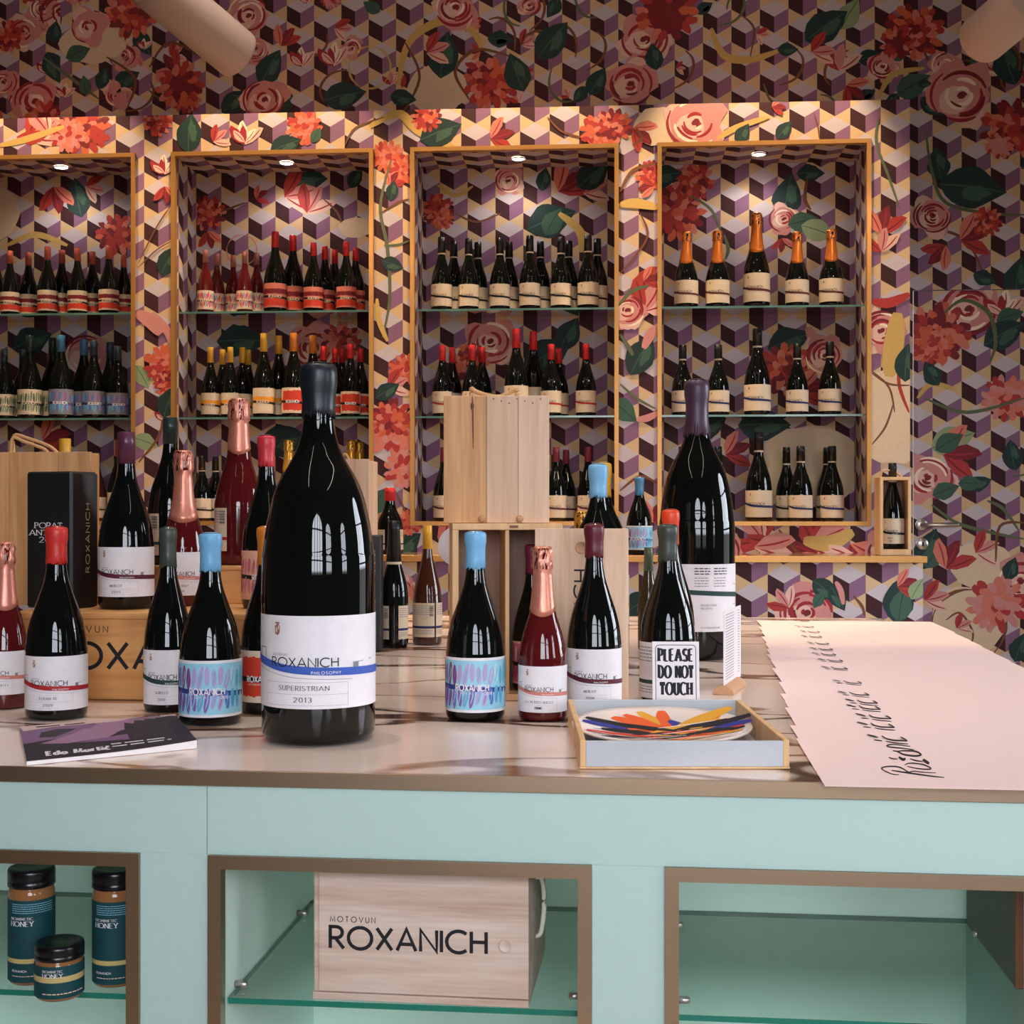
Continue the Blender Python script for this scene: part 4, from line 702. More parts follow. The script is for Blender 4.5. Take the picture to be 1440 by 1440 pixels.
def bottle(name, label, loc, H, R, prof, glass, cap, lab, seg=56, group=None, rz=None, key=None, cat='bottle'):
    """cap = (kind, start fraction, material); lab = (z0, h, draw, base, span) or None"""
    root = thing(name, label, cat, loc, face_cam(loc) if rz is None else rz, group)
    link('glass_body', cached(('g', round(H, 3), round(R, 4), id(prof), glass.name, seg), lambda: glass_mesh(H, R, prof, glass, seg)), root)
    ck, ct, cm = cap; link({'wax': 'wax_cap', 'tin': 'capsule', 'foil': 'foil_capsule'}[ck], cached(('c', ck, ct, cm.name, round(H, 3), round(R, 4), id(prof), seg), lambda: cap_mesh(ck, H, R, prof, ct, cm, seg)), root)
    if lab:
        z0, h, draw, base, span = lab
        link('label', cached(('l', key or name + label, round(R, 4), round(H, 3)), lambda: label_mesh(R, z0, h, draw, span, 0.0, base)), root)
    return root

# ---------------- bottles standing in the niches
KINDS = {  # glass, cap, label draw, base, profile, R/H, description
    'coralred': (M_dark, ('tin', .80, W['coral']), lambda: artlabel('stripes', 0, detail=1), 'paper', BURG, 0.142, 'dark bottle with coral capsule and red striped label', 'red striped bottles with coral capsules'),
    'rosewhite': (M_rose, ('tin', .80, W['rosecap']), lambda: artlabel('white_red', 0, detail=1), 'paper', BURG, 0.13, 'rosé bottle with dusty pink capsule and pale painted label', 'rosé bottles with pale painted labels'),
    'redart': (M_dark, ('tin', .80, W['scarlet']), lambda: artlabel('stripes', .1, detail=1, margin=False), 'fcoral', BURG, 0.142, 'dark bottle with red capsule and coral painted label', 'red capped bottles with coral labels'),
    'black': (M_dark, ('tin', .78, W['ink']), lambda: philosophy('black', 'M', '20', .1, 0, False), 'paper', BURG, 0.142, 'dark bottle with black capsule and cream banded label', 'black capped bottles with cream labels'),
    'spark': (M_dark, ('foil', .60, M_gold), lambda: philosophy('brownband', 'M', '20', .1, 0, False), 'paper', SPARK, .155, 'sparkling bottle with orange foil and cream label', 'sparkling bottles with orange foil'),
    'green': (M_dark, ('tin', .80, W['darkgreen']), lambda: artlabel('green', 0, detail=1), 'paper', BURG, 0.145, 'dark bottle with green capsule and mossy painted label', 'green capped bottles'),
    'bluecap': (M_dark, ('tin', .80, W['sky']), lambda: artlabel('bluegrey', 0, detail=1), 'grey', BURG, 0.145, 'dark bottle with blue capsule and violet grey label', 'blue capped bottles'),
    'navy': (M_dark, ('tin', .80, W['navy']), lambda: artlabel('bluegrey', .2, detail=1), 'grey', BURG, 0.145, 'dark bottle with navy capsule and blue grey label', 'navy capped bottles'),
    'yellow': (M_dark, ('tin', .78, W['yellow']), lambda: artlabel('yellow', 0, detail=1), 'paper', BURG, 0.13, 'dark bottle with yellow capsule and yellow banded label', 'yellow capped bottles'),
    'orange': (M_dark, ('tin', .78, W['orange']), lambda: artlabel('red', 0, detail=1), 'paper', BURG, 0.14, 'dark bottle with orange capsule and red block label', 'orange and red capped bottles with red labels'),
    'redblock': (M_dark, ('tin', .80, W['scarlet']), lambda: artlabel('red', .1, detail=1), 'paper', BURG, 0.132, 'dark bottle with red capsule and red block label', 'red capped bottles with red block labels'),
    'redcream': (M_dark, ('tin', .78, W['scarlet']), lambda: philosophy('redband', 'M', '20', .1, 0, False), 'paper', BURG, 0.142, 'dark bottle with red capsule and cream label with red stripe', 'red capped bottles with cream labels'),
    'winecream': (M_dark, ('tin', .80, W['wine']), lambda: philosophy('maroonband', 'M', '20', .1, 0, False), 'paper', BURG, 0.142, 'dark bottle with burgundy capsule and cream label', 'burgundy capped bottles'),
    'slimblack': (M_dark, ('tin', .80, W['ink']), lambda: philosophy('navy', 'M', '20', .1, 0, False), 'paper', BURG, 0.155, 'dark bottle with slim black neck and navy banded label', 'dark bottles with navy bands'),
    'goldfoil': (M_dark, ('foil', .62, M_ygold), lambda: philosophy('brownband', 'M', '20', .1, 0, False), 'paper', SPARK, 0.142, 'sparkling bottle with yellow gold foil', 'gold foil bottles'),
    'greenplain': (M_amber, ('tin', .80, W['olive']), lambda: philosophy('greenband', 'M', '20', .1, 0, False), 'paper', BURG, 0.142, 'amber bottle with olive capsule', 'olive capped bottles')}
ORD = ['first', 'second', 'third', 'fourth', 'fifth', 'sixth', 'seventh', 'eighth', 'ninth', 'tenth', 'eleventh', 'twelfth']
NICHE_N = ['first', 'second', 'third', 'fourth']; SHELF_N = ['top', 'middle', 'lowest']
FR, BK = 5.585, 5.685
T = {}   # (niche, shelf): list of (px, top py, kind, row)
T[0, 0] = [(14, 352, 'coralred', 0), (67, 348, 'coralred', 0), (109, 348, 'coralred', 0), (153, 346, 'coralred', 0), (-28, 350, 'coralred', 0), (40, 354, 'coralred', 1), (87, 353, 'coralred', 1), (130, 353, 'coralred', 1), (174, 358, 'coralred', 1), (-5, 354, 'coralred', 1)]
T[0, 1] = [(6, 490, 'green', 0), (-40, 490, 'green', 0), (42, 473, 'green', 0), (86, 471, 'bluecap', 0), (132, 478, 'navy', 0), (20, 492, 'green', 1), (62, 476, 'green', 1), (109, 477, 'bluecap', 1), (146, 482, 'navy', 1), (166, 488, 'navy', 0)]
T[0, 2] = [(18, 632, 'greenplain', 0), (-30, 632, 'greenplain', 0), (118, 634, 'greenplain', 1), (136, 636, 'greenplain', 0), (162, 617, 'redcream', 0), (60, 634, 'greenplain', 0)]
T[1, 0] = [(289, 353, 'rosewhite', 0), (344, 353, 'rosewhite', 0), (387, 325, 'redart', 0), (441, 341, 'redart', 0), (487, 341, 'redart', 0), (305, 358, 'rosewhite', 1), (322, 360, 'rosewhite', 1), (361, 356, 'rosewhite', 1), (403, 331, 'redart', 1), (418, 343, 'redart', 1), (457, 348, 'redart', 1), (468, 352, 'redart', 1), (500, 350, 'redart', 1)]
T[1, 1] = [(296, 489, 'yellow', 0), (324, 487, 'yellow', 0), (371, 470, 'yellow', 0), (413, 469, 'orange', 0), (455, 487, 'redblock', 0), (493, 485, 'redblock', 0), (313, 492, 'yellow', 1), (335, 489, 'yellow', 1), (349, 492, 'yellow', 1), (386, 471, 'yellow', 1), (428, 473, 'orange', 1), (468, 489, 'redblock', 1), (481, 491, 'redblock', 1), (507, 489, 'redblock', 1)]
T[1, 2] = [(284, 640, 'black', 0), (406, 619, 'goldfoil', 0), (494, 619, 'goldfoil', 0), (303, 642, 'black', 1), (318, 644, 'black', 1), (418, 622, 'goldfoil', 1), (506, 622, 'goldfoil', 1)]
T[2, 0] = [(621, 334, 'black', 0), (659, 335, 'black', 0), (703, 334, 'black', 0), (745, 333, 'black', 0), (789, 333, 'black', 0), (827, 331, 'black', 0), (632, 340, 'black', 1), (672, 341, 'black', 1), (716, 340, 'black', 1), (757, 339, 'black', 1), (800, 338, 'black', 1), (840, 337, 'black', 1)]
T[2, 1] = [(622, 485, 'redcream', 0), (664, 485, 'redcream', 0), (726, 463, 'redcream', 0), (775, 485, 'redcream', 0), (824, 484, 'redcream', 0), (633, 489, 'redcream', 1), (675, 489, 'redcream', 1), (738, 467, 'redcream', 1), (786, 489, 'redcream', 1)]
T[2, 2] = [(624, 630, 'winecream', 0), (782, 628, 'winecream', 0), (827, 628, 'winecream', 0), (668, 630, 'winecream', 0), (720, 630, 'winecream', 0), (793, 634, 'winecream', 1)]
T[3, 0] = [(965, 326, 'spark', 0), (1009, 325, 'spark', 0), (1064, 300, 'spark', 0), (1121, 325, 'spark', 0), (1169, 324, 'spark', 0)]
T[3, 1] = [(960, 484, 'slimblack', 0), (1010, 484, 'slimblack', 0), (1065, 462, 'slimblack', 0), (1121, 484, 'slimblack', 0), (1167, 482, 'slimblack', 0)]
T[3, 2] = [(1010, 627, 'black', 0), (1067, 608, 'slimblack', 0), (1126, 628, 'slimblack', 0), (1170, 627, 'slimblack', 0), (960, 628, 'slimblack', 0), (1118, 630, 'black', 1), (1163, 629, 'black', 1)]
YROWS = [5.552, 5.59, 5.632, 5.672, 5.712]
for (ni, si), lst in T.items():
    done = []
    for px, top, kind, row in sorted(lst, key=lambda x: (x[3], x[0])):
        prof, rh = KINDS[kind][4:6]; zs = SHELF_Z[si] + .0004; spot = None
        for y in (YROWS[:2] if row == 0 else YROWS[2:] + [5.65, 5.69]):
            for dx in (0, 3, -3, 6, -6, 9, -9, 12, -12):
                p = on_y(px + dx, top, y); H = round((p.z - zs) / .008) * .008; R = round(min(H, .345) * rh, 4); x = min(max(p.x, nx[ni][0] + .02 + R), nx[ni][1] - .02 - R)
                if y + R < NB - .006 and all(math.hypot(x - q[0], y - q[1]) > R + q[2] + .001 for q in done): spot = (x, y, R, H, kind, row); break
            if spot: break
        if spot: done.append(spot)
        else: print('no room for', ni, si, px, kind)
    for row in (0, 1):
        for i, (x, y, R, H, kind, _) in enumerate(sorted([d for d in done if d[5] == row])):
            g_, cp, dr, base, prof, rh, desc, grp = KINDS[kind]; nm = 'sparkling_bottle' if prof is SPARK else 'wine_bottle'
            lab = '%s, %s from left in %s, %s shelf, %s niche' % (desc.split(' and ')[0], ORD[i], ('front row', 'back row')[row], SHELF_N[si], NICHE_N[ni])
            bottle(nm, lab, (x, y, SHELF_Z[si] + .0004), H, R, prof, g_, cp, (.045 * H, .30 * H, dr(), base, 100), 28, grp + ' in the niches', key=kind)

# ================================================================== the island
tag_is = 'mint green display island with pale marble top and bronze trim'
isl = thing('display_island', tag_is, 'counter', tuple(C0)); isl.rotation_euler = (0, 0, CA)
def isl_build(mb, name): return mb.build(name, isl)
DEPTH = depth(on_z(1060, 866, TOP)) - 1.803
IU0, IU1 = -1.75, .735; RN, RF = .79, .945
def prism(pts, z0_, z1_, m): mb = MB(); n = len(pts); mb.add([(x, y, z) for z in (z0_, z1_) for x, y in pts], [list(range(n))[::-1], [n + k for k in range(n)]] + [(k, (k + 1) % n, n + (k + 1) % n, n + k) for k in range(n)], m); return mb
isl_build(prism([(IU0, .003), (RN, .003), (RF, DEPTH), (IU0, DEPTH)], TOP - .018, TOP, marble()), 'marble_top')
mb = MB(); mb.box(IU0, RN + .003, -.002, .003, TOP - .021, TOP + .0006, M_bronze, .0008); isl_build(mb, 'bronze_edge')
isl_build(prism([(RN, .0032), (RN + .003, .0032), (RF + .003, DEPTH), (RF, DEPTH)], TOP - .021, TOP + .0006, M_bronze), 'bronze_edge')
# openings in the front: outer frame corners
op = []
for xa, xb, py in ((None, 195.5, 1197), (292, 832, 1210), (935, None, 1222)):
    ua = front_uz(xa, 1300)[0] if xa else None; ub = front_uz(xb, 1300)[0] if xb else None; op.append([ua, ub])
wid = op[1][1] - op[1][0]; op[0][0] = op[0][1] - wid; op[2][1] = op[2][0] + wid
OZ1 = front_uz(562, 1210)[1]; OZ0 = .10; FB = TOP - .021; FY = .004; CD = .49; SZ = .456; FR_W = .0185
us = [IU0 + .01] + [v for o in op for v in o] + [IU1 - .01]; seam = front_uz(289.5, 1150)[0]
def slab(a, b, c, d, name='front_panel'): m_ = MB(); m_.box(a, b, FY, FY + .018, c, d, M_mint, .0006); isl_build(m_, name)
slab(us[0], seam - .0004, OZ1, FB, 'top_rail'); slab(seam + .0004, us[-1], OZ1, FB, 'top_rail'); slab(us[0], us[-1], 0.02, OZ0, 'plinth_rail')
for i in range(0, len(us), 2): slab(us[i], us[i + 1], OZ0, OZ1, 'stile')
mb = MB(); mb.box(us[0], us[-1], CD + .03, CD + .05, .0, FB, M_mint_in); mb.box(us[0], us[0] + .018, FY + .019, DEPTH - .03, 0, FB, M_mint); mb.box(us[-1] - .018, us[-1], FY + .019, DEPTH - .03, 0, FB, M_mint); mb.box(us[0], us[-1], DEPTH - .05, DEPTH - .03, 0, FB, M_mint); isl_build(mb, 'carcass')
for k, (a, b) in enumerate(op):
    a2, b2 = a + FR_W * .9, b - FR_W * .9; mb = MB(); y0, y1 = -.001, .02
    o_ = [(a, OZ0), (b, OZ0), (b, OZ1), (a, OZ1)]; n_ = [(a + FR_W, OZ0 + FR_W), (b - FR_W, OZ0 + FR_W), (b - FR_W, OZ1 - FR_W), (a + FR_W, OZ1 - FR_W)]
    for j in range(4):
        p, q, r, s = o_[j], o_[(j + 1) % 4], n_[(j + 1) % 4], n_[j]; vs = [(x, y, z) for y in (y0, y1) for x, z in (p, q, r, s)]
        fb_ = MB(); fb_.add(vs, [(0, 1, 2, 3), (7, 6, 5, 4), (0, 4, 5, 1), (1, 5, 6, 2), (2, 6, 7, 3), (3, 7, 4, 0)], M_bronze); isl_build(fb_, 'opening_frame')
    mb = MB(); mb.box(a2 - .018, a2, FY + .02, CD + .03, OZ0, FB - .004, M_mint_in); mb.box(b2, b2 + .018, FY + .02, CD + .03, OZ0, FB - .004, M_mint_in)
    mb.box(a2, b2, FY + .02, CD + .03, FB - .012, FB - .004, M_mint_in); mb.box(a2, b2, FY + .02, CD + .03, OZ0 - .02, OZ0, M_mint_in); isl_build(mb, 'compartment_lining')
    mb = MB(); vs = [(x, y, z) for z in (SZ - .008, SZ) for y in (FY + .028, CD + .02) for x in (a2 + .002, b2 - .002)]; mb.add(vs, [(4, 5, 7, 6)], M_glass); mb.add(vs, [(0, 1, 5, 4), (0, 4, 6, 2), (1, 3, 7, 5), (2, 6, 7, 3)], M_gedge); isl_build(mb, 'glass_shelf')
    for u_, s_ in ((a2, 1), (b2, -1)):
        for v_ in (.07, CD - .08):
            mb = MB(); mb.lathe([(0, .005), (.016, .005), (.018, .003)], 10, M_steel, mx=Matrix.Translation((u_, v_, SZ + .006)) @ Matrix.Rotation(math.radians(90) * s_, 4, 'Y')); isl_build(mb, 'shelf_clip')

# ================================================================== things on the island
def place(px, top, base, w, z=TOP):
    Zf = F * (CAM.z - z) / (base - 720.0); Z = Zf
    for _ in range(6): R = w / 2.0 * Z / F; Z = Zf + R
    loc = CAM + RV * ((px - 720) / F * Z) + FV * Z; loc.z = z + .0006
    return loc, (CAM.z - (top - 720) * Z / F) - z, R, Zf
def fbottle(label, px, top, base, w, prof, glass, cap, lab=None, z=TOP, lpx=None, draw=None, basec='white', span=104, seg=64, name='wine_bottle', group='bottles on the island', rz=0.0):
    loc, H, R, Zf = place(px, top, base, w, z); L = None
    if lpx: zt = CAM.z - (lpx[0] - 720) * Zf / F - z; zb = CAM.z - (lpx[1] - 720) * Zf / F - z; L = (zb, zt - zb, draw, basec, span)
    t0 = cap[1]
    if t0 > 1: t0 = ((CAM.z - (t0 - 720) * (Zf + R) / F) - z) / H       # cap edge given as a pixel row
    return bottle(name, label, loc, H, R, prof, glass, (cap[0], t0, cap[2]), L, seg, group, face_cam(loc) + rz, key=label)
# --- front row
fbottle('huge six litre dark bottle with black wax and blue banded label', 448, 512, 1052, 158, GIANT, M_dark, ('wax', 584, W['black']), lpx=(867, 998), draw=philosophy('blueband', 'SUPERISTRIAN', '2013'), seg=96)
fbottle('huge dark bottle with violet wax, back label turned outwards', 980, 535, 930, 106, GIANT, M_dark, ('wax', 612, W['violet']), lpx=(794, 889), draw=giant_back, seg=96)
fbottle('dark magnum with bright red wax and red banded label, beside the booklet', 79.5, 741, 1015, 84, BURG, M_dark, ('wax', 792, W['red']), lpx=(924, 1000), draw=philosophy('redband', 'TERAN RE', '2009'))
fbottle('dark bottle with dark green wax and green banded label, between red and blue wax bottles', 236.5, 742, 1003, 67, BURG, M_dark, ('wax', 797, W['green']), lpx=(915, 992), draw=philosophy('greenband', 'SORELLO', '2010'))
fbottle('dark magnum with sky blue wax and violet painted label, left of the huge bottle', 296, 750, 1023, 86, BURG, M_dark, ('wax', 803, W['blue']), lpx=(930, 1010), draw=artlabel('blue'), basec='white')
fbottle('dark bottle with orange wax and red label, half behind the huge bottle', 374, 741, 1006, 70, BURG, M_dark, ('wax', 795, W['orange']), lpx=(916, 989), draw=artlabel('red', -.1), basec='cream')
fbottle('dark magnum with sky blue wax and violet painted label, in front of the open crate', 668.5, 748, 1016, 83, BURG, M_dark, ('wax', 799, W['blue']), lpx=(926, 1003), draw=artlabel('blue'), basec='white')
fbottle('rosé sparkling bottle with copper foil, beside the open crate', 763, 769, 1016, 68, SPARK, M_rose, ('foil', 858, M_copper), lpx=(938, 1003), draw=philosophy('coralband', 'LES PETITES BULLES', 'ISTRIENNES', .1, side=False), name='sparkling_bottle')
fbottle('dark magnum with maroon wax and maroon banded label, before the leaning board', 835.5, 737, 1005, 77, BURG, M_dark, ('wax', 783, W['maroon']), lpx=(914, 990), draw=philosophy('maroonband', 'MERLOT', '2008', .12))
fbottle('rosé sparkling bottle with copper foil, cut off by the frame edge', 7, 763, 999, 64, SPARK, M_rose, ('foil', 850, M_copper), lpx=(917, 978), draw=philosophy('coralband', 'LES PETITES BULLES', '2009', -.2), name='sparkling_bottle')
fbottle('dark bottle with dark green wax and back label, behind the printed warning card', 939, 738, 990, 78, BURG, M_dark, ('wax', 788, W['green']), lpx=(905, 984), draw=backlabel('greenband', ((-1.5, -.25), (.1, 1.4)), 9, 'white'), basec='white')
fbottle('dark bottle with orange red wax, behind the dark green wax bottle', 943, 717, 972, 68, BURG, M_dark, ('wax', 765, W['orangered']), lpx=(895, 960), draw=philosophy('redband', 'TERAN RE', '2009'))
fbottle('slender olive glass bottle with olive capsule, behind the green wax bottle', 912, 770, 916, 30, HOCK, M_olive, ('tin', 803, W['olive']), seg=40)
fbottle('tall dark bottle with sky blue wax, standing behind the leaning board', 841, 653, 955, 82, GIANT, M_dark, ('wax', 699, W['blue']), lpx=(805, 880), draw=artlabel('blue', -.3), basec='white')
fbottle('tall dark bottle with yellow wax, behind the blue waxed one', 848.5, 651, 930, 72, GIANT, M_dark, ('wax', 698, W['yellow']), lpx=(810, 880), draw=philosophy('orangeband', 'MALVAZIJA', '2009'))
fbottle('sparkling bottle with yellow gold foil, its neck above the leaning board', 819, 719, 905, 52, SPARK, M_amber, ('foil', .6, M_ygold), name='sparkling_bottle', seg=40)
fbottle('slim dark bottle with black neck and two back labels, right of the black carton', 554, 733, 912, 40, SLIM, M_dark, ('tin', 790, W['ink']), lpx=(852, 900), draw=backlabel('navy', ((-1.2, -.35), (.32, 1.35)), 0), basec='black', span=1, seg=48)
fbottle('amber bottle with yellow capsule and back label, left of the crate', 601, 739, 908, 41, BURG, M_amber, ('tin', 772, W['yellow']), lpx=(848, 897), draw=backlabel('navy', ((-1.5, .5), (.62, 1.5)), 0), basec='black', span=1, seg=48)

# --- wooden boxes at the left
def wbox(name, label, loc, rz, w, d, h, m, cat='box', t=.012, grooves=True, group=None):
    root = thing(name, label, cat, loc, rz, group); mb = MB(); mb.box(-w / 2, w / 2, 0, d, 0, h - t, m, .0015); mb.build('box_body', root)
    mb = MB(); mb.box(-w / 2 - .001, w / 2 + .001, -.002, d, h - t, h, m, .0015); mb.build('top_board', root); return root
def flat_print(root, name, draw, y, w=None, x=0.0, z=0.0):
    mb = MB(); P = Print(); draw(P); P.emit(mb, lambda u, v, lay: (x + u, y - .0003 - .0002 * lay, z + v)); return mb.build(name, root)
B1Z = .941
c1 = at_depth(197, 985, F * (CAM.z - TOP) / 265.0); c1.z = TOP + .0005; s1 = depth(c1) / F; w1 = 375 * s1; B1H = B1Z - TOP
b1 = wbox('wooden_wine_box', 'long orange wooden wine box with black lettering, under the bottles', c1, CA, w1, .31, B1H - .0005, M_wood)
hx = 36.5 * s1
def dr(P): P.text('ROXANICH', 0, 0, 36 * s1, 'ink', w=.155, gap=.2, width=292 * s1, anchor='c'); P.text('MOTOVUN', -146 * s1, 51 * s1, 8.5 * s1, 'ink', w=.15, gap=.55, width=88 * s1)
flat_print(b1, 'lettering', dr, 0.0, x=11 * s1, z=(985 - 941) * s1)
c2 = at_depth(240, 849, F * (CAM.z - B1Z) / 128.5); c2.z = B1Z + .0005; s2 = depth(c2) / F; B2Z = 1.018
b2 = wbox('wooden_wine_box', 'small orange wooden box carrying the tall rosé bottle, stacked on the long box', c2, CA, 216 * s2, .16, B2Z - B1Z - .0005, M_wood, t=.008)
c3 = at_depth(40, 851, F * (CAM.z - B1Z) / 131.0); c3.z = B1Z + .0005; s3 = depth(c3) / F
b3 = thing('wooden_gift_box', 'upright honey wooden gift box with rope handle, behind the black carton', 'box', c3, CA); hh = 215 * s3; ww = 180 * s3; rx = (130 - 40) * s3
for a, b in ((rx - ww, rx - ww * .66), (rx - ww * .66, rx - ww * .26), (rx - ww * .26, rx)): mb = MB(); mb.box(a + .0003, b - .0003, 0, .012, 0, hh, M_woodz, .001); mb.build('front_board', b3)
mb = MB(); mb.box(rx - ww + .001, rx - .001, .012, .05, 0, hh - .002, M_woodz, .002); mb.build('box_body', b3)
mb = MB(); mb.tube([(q[0], .025, q[1]) for q in smooth_line([(-.05, hh), (-.045, hh + .03), (-.02, hh + .022), (.02, hh + .008), (.03, hh - .002)], 5)], .0035, M_rope); mb.tube([(q[0], .04, q[1]) for q in smooth_line([(-.05, hh), (-.05, hh + .036), (-.02, hh + .03), (.025, hh + .014), (.045, hh - .002)], 5)], .0035, M_rope); mb.build('rope_handle', b3)
# black carton with rounded top edges
c4 = at_depth(100, 857, F * (CAM.z - B1Z) / 137.0); c4.z = B1Z + .0005; s4 = depth(c4) / F; hc = 194 * s4
b4 = thing('black_carton', 'black bottle carton with white serif lettering, standing on the long wooden box', 'box', c4, math.radians(-18)); fw, sw = 80 * s4, .078
mb = MB(); mb.box(-fw, 0, 0, sw, 0, hc, M_black, .004); mb.build('carton_body', b4)
mb = MB(); mb.box(-.0002, .0012, .004, sw - .002, .002, hc - .004, M_black2, .0003); mb.build('side_panel', b4)
def dr(P): P.text('PORAT', -fw / 2, .157, .0105, 'white', w=.17, gap=.16, serif=True, thin=.07, width=fw * .6, anchor='c'); P.text('ANTEOL.', -fw / 2, .143, .0105, 'white', w=.17, gap=.16, serif=True, thin=.07, width=fw * .84, anchor='c'); P.text('2011', -fw / 2, .129, .0105, 'white', w=.17, gap=.2, serif=True, thin=.07, width=fw * .4, anchor='c')
flat_print(b4, 'front_lettering', dr, 0.0)
mb = MB(); P = Print(); P.text('ROXANICH', .052, .07, .011, 'gold', w=.12, gap=.3, width=.135, rot=math.pi / 2); P.emit(mb, lambda u, v, lay: (.0016 + .0002 * lay, u, v)); mb.build('side_lettering', b4)
# bottles on the boxes
fbottle('dark magnum with plum capsule and maroon banded label, on the wooden box', 177.5, 608, 858, 76, BURG, M_dark, ('tin', 653, W['plum']), z=B1Z, lpx=(770, 840), draw=philosophy('maroonband', 'MERLOT', '2011', -.1))
fbottle('rosé sparkling bottle with crinkled copper foil, on the long box behind green wax', 258, 634, 853, 62, SPARK, M_rose, ('foil', 728, M_copper), z=B1Z, lpx=(777, 838), draw=philosophy('coralband', 'ROSE BRUT', '2009', .15), name='sparkling_bottle')
fbottle('dark magnum with rose red wax and pink painted label, on the long box', 374.5, 613, 857, 68, BURG, M_dark, ('wax', 656, W['rosered']), z=B1Z, lpx=(775, 844), draw=artlabel('pink', .1), basec='peach')
fbottle('dark bottle with dark green capsule and back label, on the small box', 239.5, 588, 795, 63, BURG, M_dark, ('tin', 625, W['darkgreen']), z=B2Z, lpx=(722, 782), draw=backlabel('greenband', ((-1.1, -.5), (.6, 1.3)), 0), basec='black', span=1)
fbottle('tall rosé sparkling magnum with copper foil, on the small wooden box', 336, 561, 795, 68, SPARK, M_rose, ('foil', 632, M_copper), z=B2Z, lpx=(714, 776), draw=backlabel('redband', ((-1.3, -.5), (.4, 1.3)), 0), basec='black', span=1, name='sparkling_bottle')
fbottle('bottle showing only its yellow capsule above the honey gift box', 91.5, 617, 905, 50, BURG, M_amber, ('tin', 665, W['yellow']), seg=32)
# black carton and pale box behind the huge bottle
c5 = at_depth(510, 918, F * (CAM.z - TOP) / 197.0); c5.z = TOP + .0005; s5 = depth(c5) / F
b5 = thing('black_carton', 'narrow black carton with vertical lettering, half behind the huge bottle', 'box', c5, math.radians(6)); hc = 164 * s5; fw = 52 * s5
mb = MB(); mb.box(-fw / 2, fw / 2, 0, .085, 0, hc, M_black, .003); mb.build('carton_body', b5)
flat_print(b5, 'lettering', lambda P: (P.text('ROXANICH', fw * .34, .03, .011, 'gold', w=.12, gap=.4, width=hc * .4, rot=math.pi / 2), P.text('MOTOVUN', fw * .34, .19, .009, 'gold', w=.12, gap=.4, width=hc * .22, rot=math.pi / 2)), 0.0)
c6 = at_depth(462, 918, 3.62); c6.z = TOP + .0005; s6 = depth(c6) / F; hp = 1.13 + 74 * s6 - TOP
b6 = thing('pale_wine_crate', 'tall pale wooden crate standing behind the huge bottle', 'box', c6, CA)
for a, b in ((404, 450), (450, 499.5), (499.5, 520)): mb = MB(); mb.box((a - 462) * s6 + .0004, (b - 462) * s6 - .0004, 0, .012, 0, hp, M_pale, .001); mb.build('front_board', b6)
mb = MB(); mb.box((404 - 462) * s6 + .001, (520 - 462) * s6 - .001, .012, .12, 0, hp - .003, M_pale, .002); mb.build('box_body', b6)
mb = MB(); mb.tube([(q[0], .05, q[1]) for q in smooth_line([(-.03, hp - .002), (-.02, hp + .006), (.02, hp + .008), (.035, hp + .016), (.045, hp - .002)], 4)], .0035, M_rope); mb.build('rope_handle', b6)
# --- open crate with divider
ZC = F * (CAM.z - TOP) / 267.0; c7 = at_depth(636, 987, ZC); c7.z = TOP + .0005; s7 = depth(c7) / F; ang = math.radians(9)
b7 = thing('open_wine_crate', 'open two compartment wooden crate, standing upright with a divider', 'crate', c7, ang); cw, cdp, ch = 156 * s7, .145, .331; t_ = .012
for nm, a in (('side_panel', (0, t_, 0, cdp, 0, ch - t_)), ('side_panel', (cw - t_, cw, 0, cdp, 0, ch - t_)), ('top_panel', (0, cw, 0, cdp, ch - t_, ch)), ('bottom_panel', (t_, cw - t_, 0, cdp, 0, t_)), ('divider', (cw * .5 - .004, cw * .5 + .004, .006, cdp - .006, t_, ch - t_))): mb = MB(); mb.box(*a, M_pine, .001); mb.build(nm, b7)
mb = MB(); mb.box(t_, cw - t_, cdp - .006, cdp, t_, ch - t_, M_inwood); mb.build('back_panel', b7)
mb = MB(); mb.box(cw * .5 + .004, cw * .5 + .02, -.001, .004, ch - t_ * .7, ch - t_ * .3, M_browood); mb.build('lid_slot', b7)
R7 = Matrix.Translation(c7) @ Matrix.Rotation(ang, 4, 'Z'); p = R7 @ Vector((cw * .755, .066, t_ + .0006))
bz = depth(p) / F; hb = (CAM.z + (720 - 766) * bz) - p.z
bottle('wine_bottle', 'dark bottle with wine red wax and pink label, inside the open crate', p, hb, .037, BURG, M_dark, ('wax', .80, W['wine']), (.05 * hb, .29 * hb, artlabel('magenta', .25), 'peach', 104), 56, 'bottles on the island')
# --- tall box on top of the crate
c8 = R7 @ Vector((cw * .5, .025, ch + .0004)); s8 = depth(c8) / F; xL = (623.5 - 698) * s8; xs8 = [623.5, 684, 728.5, 772.5]
c8 = at_depth(698, 735, depth(c8)); c8.z = TOP + ch + .0012; b8 = thing('wooden_gift_box', 'upright pale wooden gift box with rope handle on top of the crate', 'box', c8, math.radians(3)); h8 = CAM.z + (720 - 556.5) * s8 - c8.z
for i in range(3): mb = MB(); mb.box((xs8[i] - 698) * s8 + .0003, (xs8[i + 1] - 698) * s8 - .0003, 0, .011, 0, h8, M_woodz if i == 0 else M_pale, .0008); mb.build('front_board', b8)
mb = MB(); mb.box(xL + .001, -xL - .001, .011, .1, 0, h8 - .002, M_pale, .002); mb.build('box_body', b8)
mb = MB(); kx = (664 - 698) * s8; kz = (735 - 573) * s8 + .012
PK = Print(); PK.blob(kx, h8 - .02, .003, .008, 0, 'umber', random.Random(2), .2, 10); PK.taper([(kx, h8 - .001), (kx + .001, h8 - .03), (kx + .002, h8 - .1)], .0035, 'stem', 4)
PN_ = Print()
